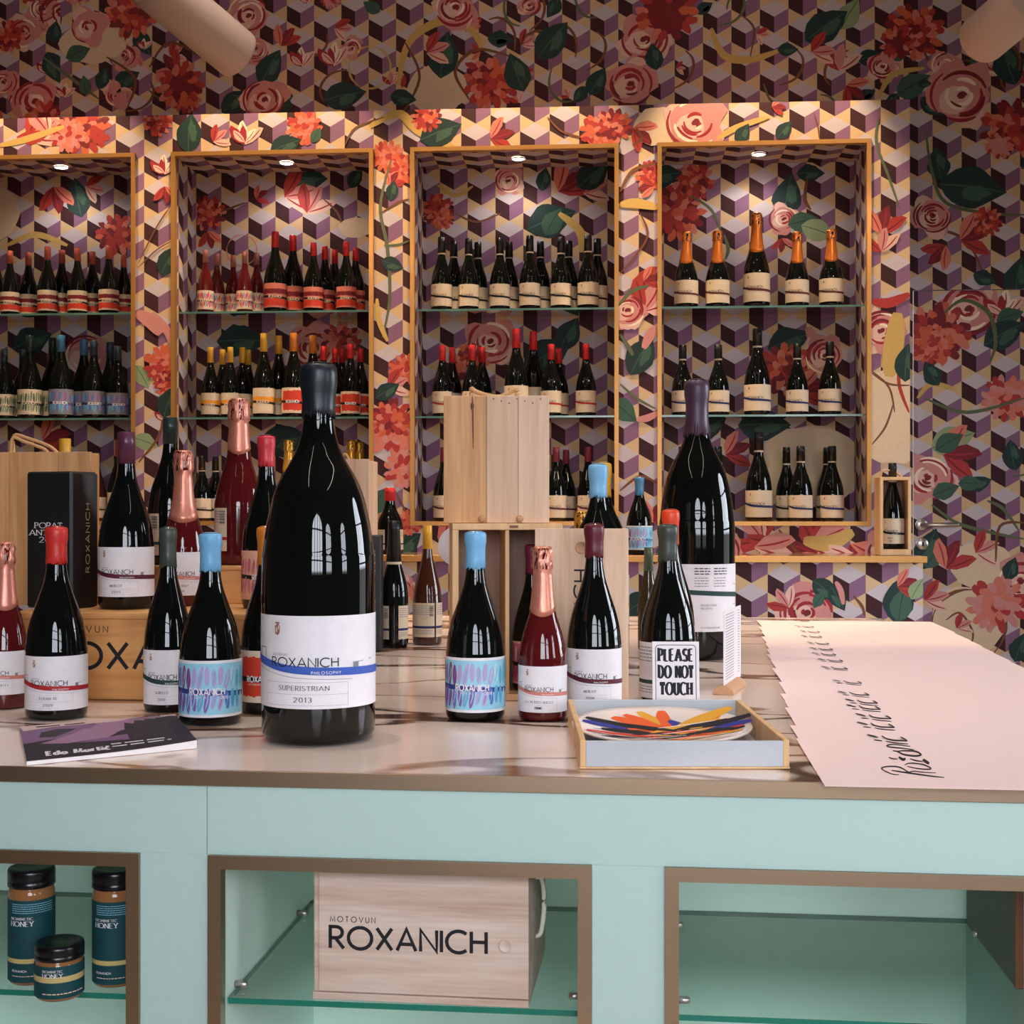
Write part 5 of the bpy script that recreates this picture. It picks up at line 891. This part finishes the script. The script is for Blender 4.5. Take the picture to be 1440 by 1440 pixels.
for q in range(7): PN_.blob((xs8[1] + 10 + q * 11 - 698) * s8, h8 - .006 - .004 * (q % 3), .0012, .0016, 0, 'umber', random.Random(q), .2, 7)
PK.emit(mb, lambda u, v, lay: (u, -.0003 - .0002 * lay, v)); mb.build('wood_knot', b8)
mb = MB(); PN_.emit(mb, lambda u, v, lay: (u, -.0003 - .0002 * lay, v)); mb.build('nail_heads', b8)['kind'] = 'stuff'
mb = MB(); mb.tube([(q[0] * s8, .05, h8 + q[1] * s8) for q in smooth_line([(-36, -2), (-37, 13), (-30, 9), (-12, 3), (5, 2), (22, 10), (28, 12), (28, -2)], 5)], .0045, M_rope, 10); mb.build('rope_handle', b8)
for kx_ in (678, 731):
    mb = MB(); mb.lathe([(0, .006), (.006, .007), (.012, .005)], 12, M_cork, mx=Matrix.Translation(((kx_ - 698) * s8, 0, .008)) @ Matrix.Rotation(math.radians(90), 4, 'X')); mb.build('wooden_peg', b8)
mb = MB(); mb.lathe([(0, .001), (0, .040), (.002, .040), (.002, .001)], 40, M_white, mx=Matrix.Translation((.018, cdp + .004, .285)) @ Matrix.Rotation(math.radians(90), 4, 'X')); tg = mb.build('round_tag', b7); tg['label'] = 'white round tag at the back of the crate'
# --- leaning board (crate lid)
c10 = at_depth(818, 992, F * (CAM.z - TOP) / 271.0); c10.z = TOP + .001; s10 = depth(c10) / F; wB, hB = 132 * s10, .322
b10 = thing('crate_lid', 'pale wooden sliding lid with round finger hole, leaning behind the maroon wax bottle', 'board', c10, math.radians(2)); b10.rotation_euler = (math.radians(-2.5), 0, math.radians(2))
mb = MB(); mb.box(-wB / 2, wB / 2, 0, .012, 0, hB, M_pale, .001); mb.build('board', b10)
mb = MB(); mb.lathe([(0, .012), (.0012, .012), (.0012, .0095), (.0004, .009), (.0004, .001)], 24, M_cork, mx=Matrix.Translation((0, -.0002, hB - .035)) @ Matrix.Rotation(math.radians(90), 4, 'X')); mb.build('finger_hole', b10)
flat_print(b10, 'lettering', lambda P: P.text('ROXANICH', .012, .03, .026, 'ink', w=.13, gap=.2, width=.215, rot=math.pi / 2), 0.0)

# --- booklet
q = [on_z(x, y, TOP) for x, y in ((37.5, 1077), (277, 1053), (246, 1009), (27, 1028))]
b11 = thing('art_booklet', 'thin softcover booklet with dark purple abstract cover and white title', 'booklet', (q[0].x, q[0].y, TOP + .0006)); o0 = q[0]
def bk(u, v, h): p = (q[0] * (1 - u) + q[1] * u) * (1 - v) + (q[3] * (1 - u) + q[2] * u) * v; return (p.x - o0.x, p.y - o0.y, h + .012 * max(0, (1 - v)) ** 2 * max(0, u - .25) ** 2)
mb = MB(); n = 12
for lay_, (hA, m_) in enumerate(((.0005, M_white), (.004, M_white))):
    pass
vs = []; N_ = n + 1
for h_ in (0.0, .0055):
    for j in range(2):
        for i in range(N_): x_, y_, z_ = bk(i / n, j, h_); vs.append((x_, y_, z_ if h_ else 0.0))
fs = []
for i in range(n): fs += [(i, i + 1, N_ + i + 1, N_ + i), (2 * N_ + i, 2 * N_ + i + 1, 3 * N_ + i + 1, 3 * N_ + i), (i, i + 1, 2 * N_ + i + 1, 2 * N_ + i), (N_ + i, N_ + i + 1, 3 * N_ + i + 1, 3 * N_ + i)]
fs += [(0, N_, 3 * N_, 2 * N_), (n, N_ + n, 3 * N_ + n, 2 * N_ + n)]; mb.add(vs, fs, M_white); mb.build('pages', b11)
mb = MB(); P = Print(); P.step = .02; P.rect(0, 1, 0, 1, 'slate', 14); P.lay = 1.0
for pts, k in (([(0, .45), (.12, .5), (.3, .55), (.48, .86), (.2, .98), (0, .98)], 'mauve'), ([(.1, .42), (.25, .36), (.5, .42), (.6, .6), (.95, .72), (.88, .98), (.5, .95), (.3, .62)], 'mauve2'), ([(.62, .62), (.8, .66), (1, .72), (1, .98), (.9, .98), (.84, .8)], 'pinkgrey'), ([(.02, .84), (.2, .9), (.6, .9), (.8, 1), (0, 1)], 'pinkgrey'), ([(.1, .6), (.2, .58), (.34, .78), (.22, .82), (.12, .75)], 'slate'), ([(.3, .35), (.55, .45), (.8, .5), (.98, .55), (.98, .42), (.6, .3)], 'mauve'), ([(.66, .6), (.85, .8), (.93, .92), (.88, .94), (.75, .78)], 'slate')): P.poly(pts, k)
P.lay = 2.0; P.text('Edo Murtić', .12, .08, .10, 'white', w=.2, gap=.34, width=.36); P.greek(.5, .86, .2, 2, .07, .025, 'white', random.Random(1)); P.greek(.1, .4, .92, 1, .03, .03, 'ink', random.Random(2))
P.emit(mb, lambda u, v, lay: tuple(Vector(bk(u, v, .006)) + Vector((0, 0, .0003 * lay)))); mb.build('cover', b11)
# --- tray with plate
qa, qb = on_z(815.5, 1082, TOP), on_z(1110, 1082, TOP); wT = (qb - qa).length; aT = math.atan2(qb.y - qa.y, qb.x - qa.x); dT, hT = .40, .04
b12 = thing('wooden_tray', 'shallow grey painted wooden tray with bare wood ends, on the front of the island', 'tray', (qa.x, qa.y, TOP + .0006), aT)
for nm, a, m_ in (('front_wall', (.008, wT - .008, 0, .008, .003, hT - .002), M_tray), ('back_wall', (.008, wT - .008, dT - .008, dT, .003, hT), M_tray), ('end_wall', (0, .008, 0, dT, .003, hT), M_pine), ('end_wall', (wT - .008, wT, 0, dT, .003, hT), M_pine), ('tray_base', (-.001, wT + .001, -.001, dT + .001, 0, .003), M_pine)): mb = MB(); mb.box(*a, m_, .0008); mb.build(nm, b12)
mb = MB(); mb.box(.008, wT - .008, .008, dT - .008, .003, .004, M_tray); mb.build('tray_lining', b12)
pc = Matrix.Translation((qa.x, qa.y, TOP)) @ Matrix.Rotation(aT, 4, 'Z') @ Vector((wT * .47, dT * .52, .0052)); RP = .137
b13 = thing('painted_plate', 'shallow white plate with splashed black, orange, yellow and blue brush strokes', 'plate', pc + Vector((0, 0, .006)), aT); b13.rotation_euler = (math.radians(2.6), 0, aT + .05); mb = MB()
dish = lambda r: .006 + .014 * (r / RP) ** 2.0
mb.lathe([(0, RP * .5), (.001, RP * .55)] + [(dish(r) - .004, r) for r in (RP * .7, RP * .85, RP * .97)] + [(dish(RP) - .002, RP), (dish(RP), RP * .995)] + [(dish(RP * k) , RP * k) for k in (.93, .8, .65, .5, .3, .1, .01)], 56, M_plate, cap=False); mb.build('plate_body', b13)
mb = MB(); P = Print(); P.step = .02; rnd = random.Random(21)
strokes = [(-.07, .02, -.35, 'pblue'), (-.055, .03, -.5, 'pblack'), (-.03, .045, -.7, 'porange'), (-.03, .02, -.5, 'pblack'), (-.012, .05, -.9, 'porange'), (-.02, .0, -.6, 'porange'), (0, .055, -1.2, 'pyellow'), (.012, .05, 1.5, 'porange'), (.024, .04, 2.1, 'pblue'), (.035, .02, .7, 'pblack'), (.045, .03, .6, 'porange'), (.06, .03, .6, 'pyellow'), (.055, .0, .3, 'pyellow'), (.085, .02, .35, 'pblack'), (.09, .0, .3, 'pblue'), (.075, -.02, .2, 'pblack'), (-.04, -.01, -.2, 'pblack'), (0, -.02, -.3, 'pblack'), (-.005, -.035, .2, 'redart'), (.03, -.02, .9, 'pyellow'), (.02, -.05, .1, 'pblack'), (-.05, -.04, -.2, 'redart'), (.07, .055, .6, 'pyellow'), (.045, -.045, .4, 'porange')]
for x_, y_, a_, k_ in strokes:
    l_ = rnd.uniform(.03, .055); P.taper([(x_ - l_ * math.cos(a_), y_ - l_ * math.sin(a_)), (x_, y_ + .004), (x_ + l_ * math.cos(a_), y_ + l_ * math.sin(a_))], rnd.uniform(.018, .03), k_, 10)
for i in range(16): a_ = rnd.uniform(-.6, .8); x_ = rnd.uniform(-.06, .075); y_ = rnd.uniform(-.07, .03); P.taper([(x_ - .035, y_ - .035 * a_), (x_, y_ + .003), (x_ + .035, y_ + .035 * a_)], rnd.uniform(.008, .018), rnd.choice(['pblack', 'pblack', 'porange', 'pyellow', 'redart', 'pblack']), 6)
for i in range(9): a_ = rnd.uniform(-.5, .6); x_ = rnd.uniform(-.07, .07); y_ = rnd.uniform(-.06, .05); P.taper([(x_ - .04, y_ - .04 * a_), (x_, y_ + .003), (x_ + .045, y_ + .04 * a_)], .0035, rnd.choice(['white', 'pblack', 'white']), 6)
P.emit(mb, lambda u, v, lay: (u * 1.15, v * 1.15, dish(math.hypot(u, v) * 1.15) + .0006 + .0004 * lay), None, False); mb.build('brush_strokes', b13)
# --- printed warning card
sgn = at_depth(951, 1005, 2.36); sgn.z = TOP + .0006; s14 = depth(sgn) / F; wS, hS = 66 * s14, 101 * s14
b14 = thing('warning_card', 'white card reading please do not touch, propped behind the tray', 'sign', sgn, math.radians(-4)); b14.rotation_euler = (math.radians(-6), 0, math.radians(3))
mb = MB(); mb.box(-wS / 2, wS / 2, 0, .002, 0, hS, M_white, .0003); mb.build('card', b14)
def dr(P):
    x0, x1, y0, y1, r = -wS * .43, wS * .43, .018, hS - .006, .006
    P.strip(arc(x1 - r, y1 - r, r, r, 0, 90, 5) + arc(x0 + r, y1 - r, r, r, 90, 180, 5) + arc(x0 + r, y0 + r, r, r, 180, 270, 5) + arc(x1 - r, y0 + r, r, r, 270, 360, 5) + [(x1, y1 - r)], .0011, 'ink')
    for i, t in enumerate(('PLEASE', 'DO NOT', 'TOUCH')): P.text(t, 0, hS - .034 - i * .0292, .021, 'ink', w=.25, gap=.30, serif=True, thin=.11, width=wS * (.72 if i < 2 else .66), anchor='c')
flat_print(b14, 'lettering', dr, 0.0)
mb = MB(); mb.box(-wS * .3, wS * .3, .002, .03, 0, .0015, M_white); mb.build('card_foot', b14)
# --- price list in a half-round wooden holder
pa, pb = on_z(1018, 966, TOP + .014), on_z(1041, 950, TOP + .014); aL = math.atan2(pb.y - pa.y, pb.x - pa.x); Lc = (pb - pa).length
hc0 = on_z(1028, 970, TOP); b15 = thing('price_list_holder', 'small half-round wooden block holding an upright printed list', 'card holder', (pa.x, pa.y, TOP + .0006), aL)
mb = MB(); n = 14; rB = .021
vs = [(x_, rB * math.cos(math.pi * i / n), rB * .8 * math.sin(math.pi * i / n)) for x_ in (-.01, Lc * .75) for i in range(n + 1)]
mb.add(vs, [(i, i + 1, n + 2 + i, n + 1 + i) for i in range(n)] + [list(range(n + 1)), [n + 1 + i for i in range(n + 1)], (0, n, 2 * n + 1, n + 1)], M_cork); mb.build('half_round_block', b15)
hL = 107 * depth(pa) / F; mb = MB(); mb.box(0, Lc, -.0012, .0012, .012, .012 + hL, M_white, .0002)
P = Print(); rnd = random.Random(8)
for i in range(24): P.greek(.012, Lc * .55, .012 + hL * (.94 - .037 * i), 1, .01, .0016, 'grey', rnd); P.rect(Lc * .8, Lc * .9, .012 + hL * (.94 - .037 * i), .0136 + hL * (.94 - .037 * i), 'grey')
P.emit(mb, lambda u, v, lay: (u, -.0014 - .0001 * lay, v)); mb.build('printed_list', b15)
# --- fanned posters
tails = [1038.6, 1020.5, 1008, 995.5, 987, 976, 959.5, 940, 929, 920.5, 913, 905, 895.6, 888.6, 881.7, 873]
SZO = (1200, 960, 9.0)   # lettering strokes read off the front poster: zoom offset and scale
LET = [([(1150, 1190), (960, 1170), (700, 1135), (560, 1115), (480, 1105)], 16), ([(1045, 1135), (900, 1128), (760, 1115), (700, 1125), (620, 1080), (540, 1058), (430, 1058), (360, 1075), (380, 1100), (430, 1125), (500, 1150), (575, 1155)], 14), ([(650, 1040), (720, 1018), (860, 1030), (950, 1060), (980, 1085), (930, 1092), (800, 1080), (680, 1055)], 16), ([(960, 1025), (880, 975)], 34), ([(880, 1000), (780, 985), (720, 965)], 14), ([(450, 948), (500, 965), (560, 968)], 14), ([(575, 945), (630, 975), (660, 960)], 30), ([(500, 870), (560, 880), (640, 915), (780, 932), (855, 918), (790, 878), (660, 870), (560, 875)], 20), ([(765, 858), (620, 840), (460, 825), (430, 805), (520, 795), (720, 818)], 15), ([(360, 690), (420, 725), (520, 745), (640, 750), (680, 755)], 17), ([(595, 705), (640, 725), (685, 752)], 15), ([(410, 755), (520, 775), (690, 790)], 13), ([(175, 675), (240, 690), (315, 710)], 14), ([(260, 740), (310, 745), (365, 752)], 13)]
PWD, PDP, PTH = .545, .345, .0008
v0p = CMI @ on_z(1160, 1104, TOP + .003); vl = CMI @ on_z(1110, 1030, TOP + .003)
slope = .0014 / .13
pos0 = (v0p.x, v0p.y)
def poster_mesh():
    mb = MB(); mb.box(0, PWD, 0, PDP, 0, PTH, M_poster, .0003); return mb.mesh('poster_board')
def letter_mesh(strokes):
    mb = MB(); P = Print(); P.step = .01
    for pts, w in strokes: m = smooth_line([(x / SZO[2], y / SZO[2]) for x, y in pts], 5); P.strip(m, [w / SZO[2] * 1.1 * (.55 + .45 * math.sin(math.pi * (i + .5) / len(m))) for i in range(len(m))], 'ink')
    def lay_on(x, y, lay): p = CMI @ on_z(SZO[0] + x, SZO[1] + y, TOP + .004); return (p.x - pos0[0], p.y - pos0[1], PTH + .0003 + .0001 * lay)
    P.emit(mb, lay_on); return mb.mesh('brush_lettering')
pm_b, pm_l, pm_t = poster_mesh(), letter_mesh(LET), letter_mesh(LET[9:]); Z0 = F * (CAM.z - TOP) / (tails[0] - 720); rnd = random.Random(4)
rots = [0, .008, -.01, .005, -.006, .004, -.008, .006, -.004, .008, 0, -.006, .006, -.01, .004, 0]
for i, t in enumerate(tails):
    dv = F * (CAM.z - TOP) / (t - 720) - Z0
    u_ = pos0[0] + dv * .052; w_ = pos0[1] + dv
    p = CM @ Vector((u_, w_, TOP + .0012))
    lab = 'nearest pale pink poster with black brush lettering, on top of the fanned row' if i == 0 else 'pale pink poster in the fanned row, %s from the front edge, mostly covered' % (ORD + ['thirteenth', 'fourteenth', 'fifteenth', 'sixteenth'])[i]
    o = thing('poster', lab, 'poster', p, 0, 'fanned pink posters'); o.rotation_euler = (slope, 0, CA + rots[i])
    link('poster_board', pm_b, o); link('brush_lettering', pm_t if i else pm_l, o)

# ================================================================== inside the island
def isl_pt(px, py, z): p = on_z(px, py, z); p.z = z + .0008; return p
def jar(label, px, base, w, h_px, tall):
    Zf = F * (CAM.z - SZ) / (base - 720.0); R = w / 2.0 * (Zf + w / 2 * Zf / F) / F; Z = Zf + R; loc = CAM + RV * ((px - 720) / F * Z) + FV * Z; loc.z = SZ + .0006; H = h_px * Z / F
    root = thing('honey_jar', label, 'jar', loc, face_cam(loc), 'honey jars in the island'); lh = .17 * H if tall else .3 * H
    gb = H - lh
    mb = MB(); mb.lathe([(0, R * .9), (.003, R * .98), (.008, R), (gb - .008, R), (gb - .002, R * .95), (gb, R * .9), (gb + .008, R * .88)], 48, M_honey); mb.build('jar_glass', root)
    mb = MB(); mb.lathe([(gb + .001, R * .97), (gb + .002, R * 1.02), (gb + lh * .3, R * 1.02), (gb + lh * .36, R * .98), (gb + lh * .42, R * 1.02), (H - .005, R * 1.02), (H - .001, R * .98), (H, R * .85), (H - .001, R * .8), (H - .001, .001)], 48, M_lid); mb.build('lid', root)
    def dr(P, R, h):
        P.step = .02; P.lay = 1.5
        if tall:
            P.rect(-1.75 * R, 1.75 * R, .235 * h, .29 * h, 'gold', 24); P.lay = 2.5; P.greek(-.9 * R, 1.0 * R, .95 * h, 5, .026 * h, .007 * h, 'skyart', random.Random(3))
            P.text('BIOMIMETIC', -.95 * R, .765 * h, .03 * h, 'white', w=.16, gap=.26, serif=True, thin=.06, width=1.0 * R); P.text('HONEY', -.95 * R, .69 * h, .058 * h, 'white', w=.18, gap=.24, serif=True, thin=.06, width=1.02 * R)
            P.lay = 2.0; P.blob(-.75 * R, .55 * h, .12 * R, .035 * h, 0, 'leafd', random.Random(1), .2, 9); P.lay = 2.5; P.text('ROXANICH', -.9 * R, .13 * h, .025 * h, 'white', w=.18, gap=.2, width=.68 * R); P.greek(-.9 * R, .9 * R, .075 * h, 1, .02 * h, .009 * h, 'cream', random.Random(6))
        else:
            P.rect(-1.75 * R, 1.75 * R, .5 * h, .68 * h, 'gold', 24); P.lay = 2.5
            P.text('BIOMIMETIC', -.7 * R, .82 * h, .07 * h, 'white', w=.16, gap=.26, serif=True, thin=.06, width=.82 * R); P.text('HONEY', -.7 * R, .66 * h, .12 * h, 'white', w=.18, gap=.24, serif=True, thin=.06, width=.82 * R); P.greek(-.7 * R, 1.1 * R, .14 * h, 1, .02 * h, .03 * h, 'cream', random.Random(6)); P.blob(-.6 * R, .3 * h, .12 * R, .07 * h, 0, 'leafd', random.Random(1), .2, 9)
    link('label', label_mesh(R, .03 * H if tall else .06 * H, gb * .86 if tall else gb * .84, dr, 104, 0, 'teal'), root)
jar('tall honey jar with teal label, left one on the glass shelf', 44.5, 1388, 63, 159, True)
jar('tall honey jar with teal label, right one beside the bronze frame', 163, 1391, 64, 160, True)
jar('short squat honey jar with teal label and gold stripe', 83.5, 1411, 67, 76, False)
# wooden box in the middle compartment
pa, pb = isl_pt(440, 1405, SZ), isl_pt(744, 1416, SZ); vA = (CMI @ pa).y
if vA < .035: pa = pa + (CM.to_3x3() @ Vector((0, .035 - vA, 0)))
aB = CA - math.radians(1.0); wB = (pb - pa).length; hB = .187
b16 = thing('wooden_wine_box', 'pale wooden wine box with black lettering on the middle glass shelf', 'box', (pa.x, pa.y, SZ + .0008), aB); sB = wB / 304.0
mb = MB(); mb.box(0, wB, .004, .24, 0, hB, M_palex, .0015); mb.build('box_body', b16)
mb = MB(); mb.box(8 * sB, wB, 0, .006, 11 * sB, hB - 8 * sB, M_palex, .0008); mb.build('sliding_lid', b16)
for za, zb in ((0, 10 * sB), (hB - 7 * sB, hB)): mb = MB(); mb.box(0, wB, -.002, .004, za, zb, M_palex, .0008); mb.build('lid_rail', b16)
flat_print(b16, 'lettering', lambda P: (P.text('ROXANICH', 25 * sB, (1405 - 1333) * sB, 30 * sB, 'ink', w=.165, gap=.2, width=220 * sB), P.text('MOTOVUN', 25 * sB, (1405 - 1296) * sB, 7.5 * sB, 'ink', w=.15, gap=.5, width=64 * sB)), 0.0)
mb = MB(); mb.lathe([(0, .0095), (.001, .0095), (.001, .008), (.0004, .0075), (.0004, .001)], 24, M_palex, mx=Matrix.Translation((272 * sB, -.0004, (1405 - 1321) * sB)) @ Matrix.Rotation(math.radians(90), 4, 'X')); mb.build('finger_hole', b16)
mb = MB(); mb.tube([(wB + q[0], .1, q[1]) for q in smooth_line([(-.002, .15), (.008, .148), (.012, .12), (.01, .09), (.006, .07), (-.002, .066)], 5)], .0035, M_rope2, 8); mb.build('rope_handle', b16)
# dark wooden case at the right edge
pr = isl_pt(1429, 1392, SZ); vA = (CMI @ pr).y
if vA < .04: pr = pr + (CM.to_3x3() @ Vector((0, .04 - vA, 0)))
b17 = thing('wooden_case', 'brown wooden case cut off by the frame, in the right compartment', 'box', (pr.x, pr.y, SZ + .0008), CA)
mb = MB(); mb.box(0, .2, .008, .30, 0, .2, mat('dark_case_side', rgb(96, 92, 78), .6, noise=.15), .0015); mb.build('box_body', b17); mb = MB(); mb.box(-.001, .201, 0, .008, 0, .2, M_browood, .001); mb.build('front_board', b17)

# ================================================================== things on the ledge
def ledge(label, px, top, y, w, prof, glass, cap, draw, basec, span=100):
    p = on_y(px, top, y); R = w / 2 * y / F; H = p.z - LEDGE_Z - .0008
    return bottle('wine_bottle', label, (p.x, y, LEDGE_Z + .0008), H, R, prof, glass, cap, (.06 * H, .31 * H, draw, basec, span), 36, 'bottles on the ledge', key=label)
ledge('dark bottle with sky blue wax and painted label, on the ledge under the niches', 899, 671, 5.22, 37, BURG, M_dark, ('wax', .77, W['sky']), artlabel('blue', 0), 'white')
ledge('dark bottle with red capsule, on the ledge behind the slim black bottle', 548.5, 686, 5.22, 38, SLIM, M_dark, ('tin', .80, W['scarlet']), backlabel('navy', ((-1.3, -.4), (.5, 1.3)), 9), 'black', 1)
c18 = on_y(1258, 804, 5.16); x0 = on_y(1237.5, 804, 5.16).x; x1 = on_y(1281.5, 804, 5.16).x; zt = on_y(1258, 671, 5.16).z
b18 = thing('wooden_bottle_case', 'slim wooden presentation case with rope handle on the ledge, holding one bottle', 'box', ((x0 + x1) / 2, 5.16, LEDGE_Z + .0008)); hw = (x1 - x0) / 2; hb = zt - LEDGE_Z
for nm, a in (('side_panel', (-hw, -hw + .012, 0, .11, 0, hb)), ('side_panel', (hw - .012, hw, 0, .11, 0, hb)), ('top_panel', (-hw + .012, hw - .012, 0, .11, hb - .012, hb)), ('bottom_panel', (-hw + .012, hw - .012, 0, .11, 0, .022))): mb = MB(); mb.box(*a, M_pine, .001); mb.build(nm, b18)
mb = MB(); mb.box(-hw + .012, hw - .012, .104, .11, .022, hb - .012, M_inwood); mb.build('back_panel', b18)
mb = MB(); mb.tube([(q[0], .05, q[1]) for q in smooth_line([(-.045, hb - .002), (-.04, hb + .022), (-.01, hb + .026), (.02, hb + .012), (.035, hb - .002)], 5)], .004, M_rope); mb.build('rope_handle', b18)
bottle('wine_bottle', 'dark bottle with black capsule inside the slim wooden presentation case', ((x0 + x1) / 2, 5.216, LEDGE_Z + .0008 + .0228), .325, .043, BURG, M_dark, ('tin', .80, W['ink']), (.02, .095, philosophy('black', 'MERLOT', '2009', .1, 1), 'paper', 100), 36, 'bottles on the ledge')

# ================================================================== lamps
def spot_tube(label, a, b, r, aim, energy):
    a, b = Vector(a), Vector(b); d = (b - a).normalized(); root = thing('tube_spotlight', label, 'spotlight', a); mb = MB()
    m4 = d.to_track_quat('Z', 'Y').to_matrix().to_4x4(); Lh = (b - a).length
    mb.lathe([(-.004, r * .9), (0, r), (Lh - .01, r), (Lh, r * .97), (Lh, r * .88), (Lh - .05, r * .85)], 40, M_pipe, mx=m4, cap=False); mb.lathe([(-.004, r * .9), (-.0045, .001)], 40, M_pipe, mx=m4, cap=False); mb.build('lamp_tube', root)
    mb = MB(); mb.lathe([(Lh - .051, r * .84), (Lh - .0515, .001)], 32, M_lamp, mx=m4, cap=False); mb.build('lens', root)
    mb = MB(); mid = d * (Lh * .3); mb.tube([tuple(mid + Vector((0, 0, r * .6))), (mid.x, mid.y, CEIL_Z - a.z)], .012, M_pipe); mb.build('stem', root)
    L = bpy.data.lights.new('spot', 'SPOT'); L.energy = energy; L.color = (1.0, .70, .42); L.spot_size = math.radians(58); L.spot_blend = .35; L.shadow_soft_size = .06
    o = bpy.data.objects.new('spot', L); COL.objects.link(o); o.location = b + d * .01; o.rotation_euler = (Vector(aim) - b).to_track_quat('-Z', 'Y').to_euler()
Zs = 4.0
spot_tube('tubular spotlight over the second niche, aimed at the wall cabinet', at_depth(212, -25, Zs - .1), at_depth(336, 78, Zs + .15), .077, (-1.3, 5.45, 1.75), SPOT_W)
spot_tube('tubular spotlight near the door, aimed at the wall cabinet', at_depth(1450, -5, Zs - .1), at_depth(1380, 56, Zs + .15), .077, (0.75, 5.45, 1.75), SPOT_W)
for s_, lab in ((-1, 'long linear ceiling lamp over the left half of the island'), (1, 'long linear ceiling lamp over the right half of the island')):
    root = thing('linear_lamp', lab, 'lamp', (1.15 * s_, 1.6, CEIL_Z - .45)); mb = MB(); mb.box(-.03, .03, -1.6, 1.9, .004, .05, M_wframe, .004); mb.build('housing', root)
    mb = MB(); mb.box(-.009, .009, -1.58, 1.88, 0, .004, M_linear); mb.build('diffuser', root)
    for y_ in (-1.3, 1.6): mb = MB(); mb.tube([(0, y_, .05), (0, y_, .45)], .003, M_wframe, 6); mb.build('suspension_wire', root)
for i, (a, b) in enumerate(nx):
    x_ = (a + b) / 2; dl = thing('recessed_downlight', 'round recessed ceiling downlight above the %s niche of the wall cabinet' % NICHE_N[i], 'lamp', (x_, 5.15, CEIL_Z)); mb = MB()
    mb.lathe([(-.001, .075), (-.008, .072), (-.004, .056)], 32, M_pipe, cap=False); mb.build('trim_ring', dl); mb = MB(); mb.lathe([(-.003, .056), (-.0032, .001)], 32, M_lamp, cap=False); mb.build('lens', dl)
    L = bpy.data.lights.new('downlight', 'SPOT'); L.energy = DOWN_W; L.color = (1.0, .72, .44); L.spot_size = math.radians(62); L.spot_blend = .3; L.shadow_soft_size = .03
    o = bpy.data.objects.new('downlight', L); COL.objects.link(o); o.location = (x_, 5.15, CEIL_Z - .02)
for i, (x_, y_) in enumerate(((-.75, 2.2), (.35, 2.2), (-.75, 3.6), (.55, 3.6))):  # added fill lamps, unseen, to brighten the island top from above
    dl = thing('recessed_downlight', 'added ceiling fill lamp over the island, %s of four' % ORD[i], 'lamp', (x_, y_, CEIL_Z)); mb = MB()
    mb.lathe([(-.001, .075), (-.008, .072), (-.004, .056)], 32, M_pipe, cap=False); mb.build('trim_ring', dl); mb = MB(); mb.lathe([(-.003, .056), (-.0032, .001)], 32, M_lamp, cap=False); mb.build('lens', dl)
    L = bpy.data.lights.new('island_fill_light', 'SPOT'); L.energy = ISLAND_FILL_W; L.color = (1.0, .92, .86); L.spot_size = math.radians(75); L.spot_blend = .6; L.shadow_soft_size = .055
    o = bpy.data.objects.new('island_fill_light', L); COL.objects.link(o); o.location = (x_, y_, CEIL_Z - .02)
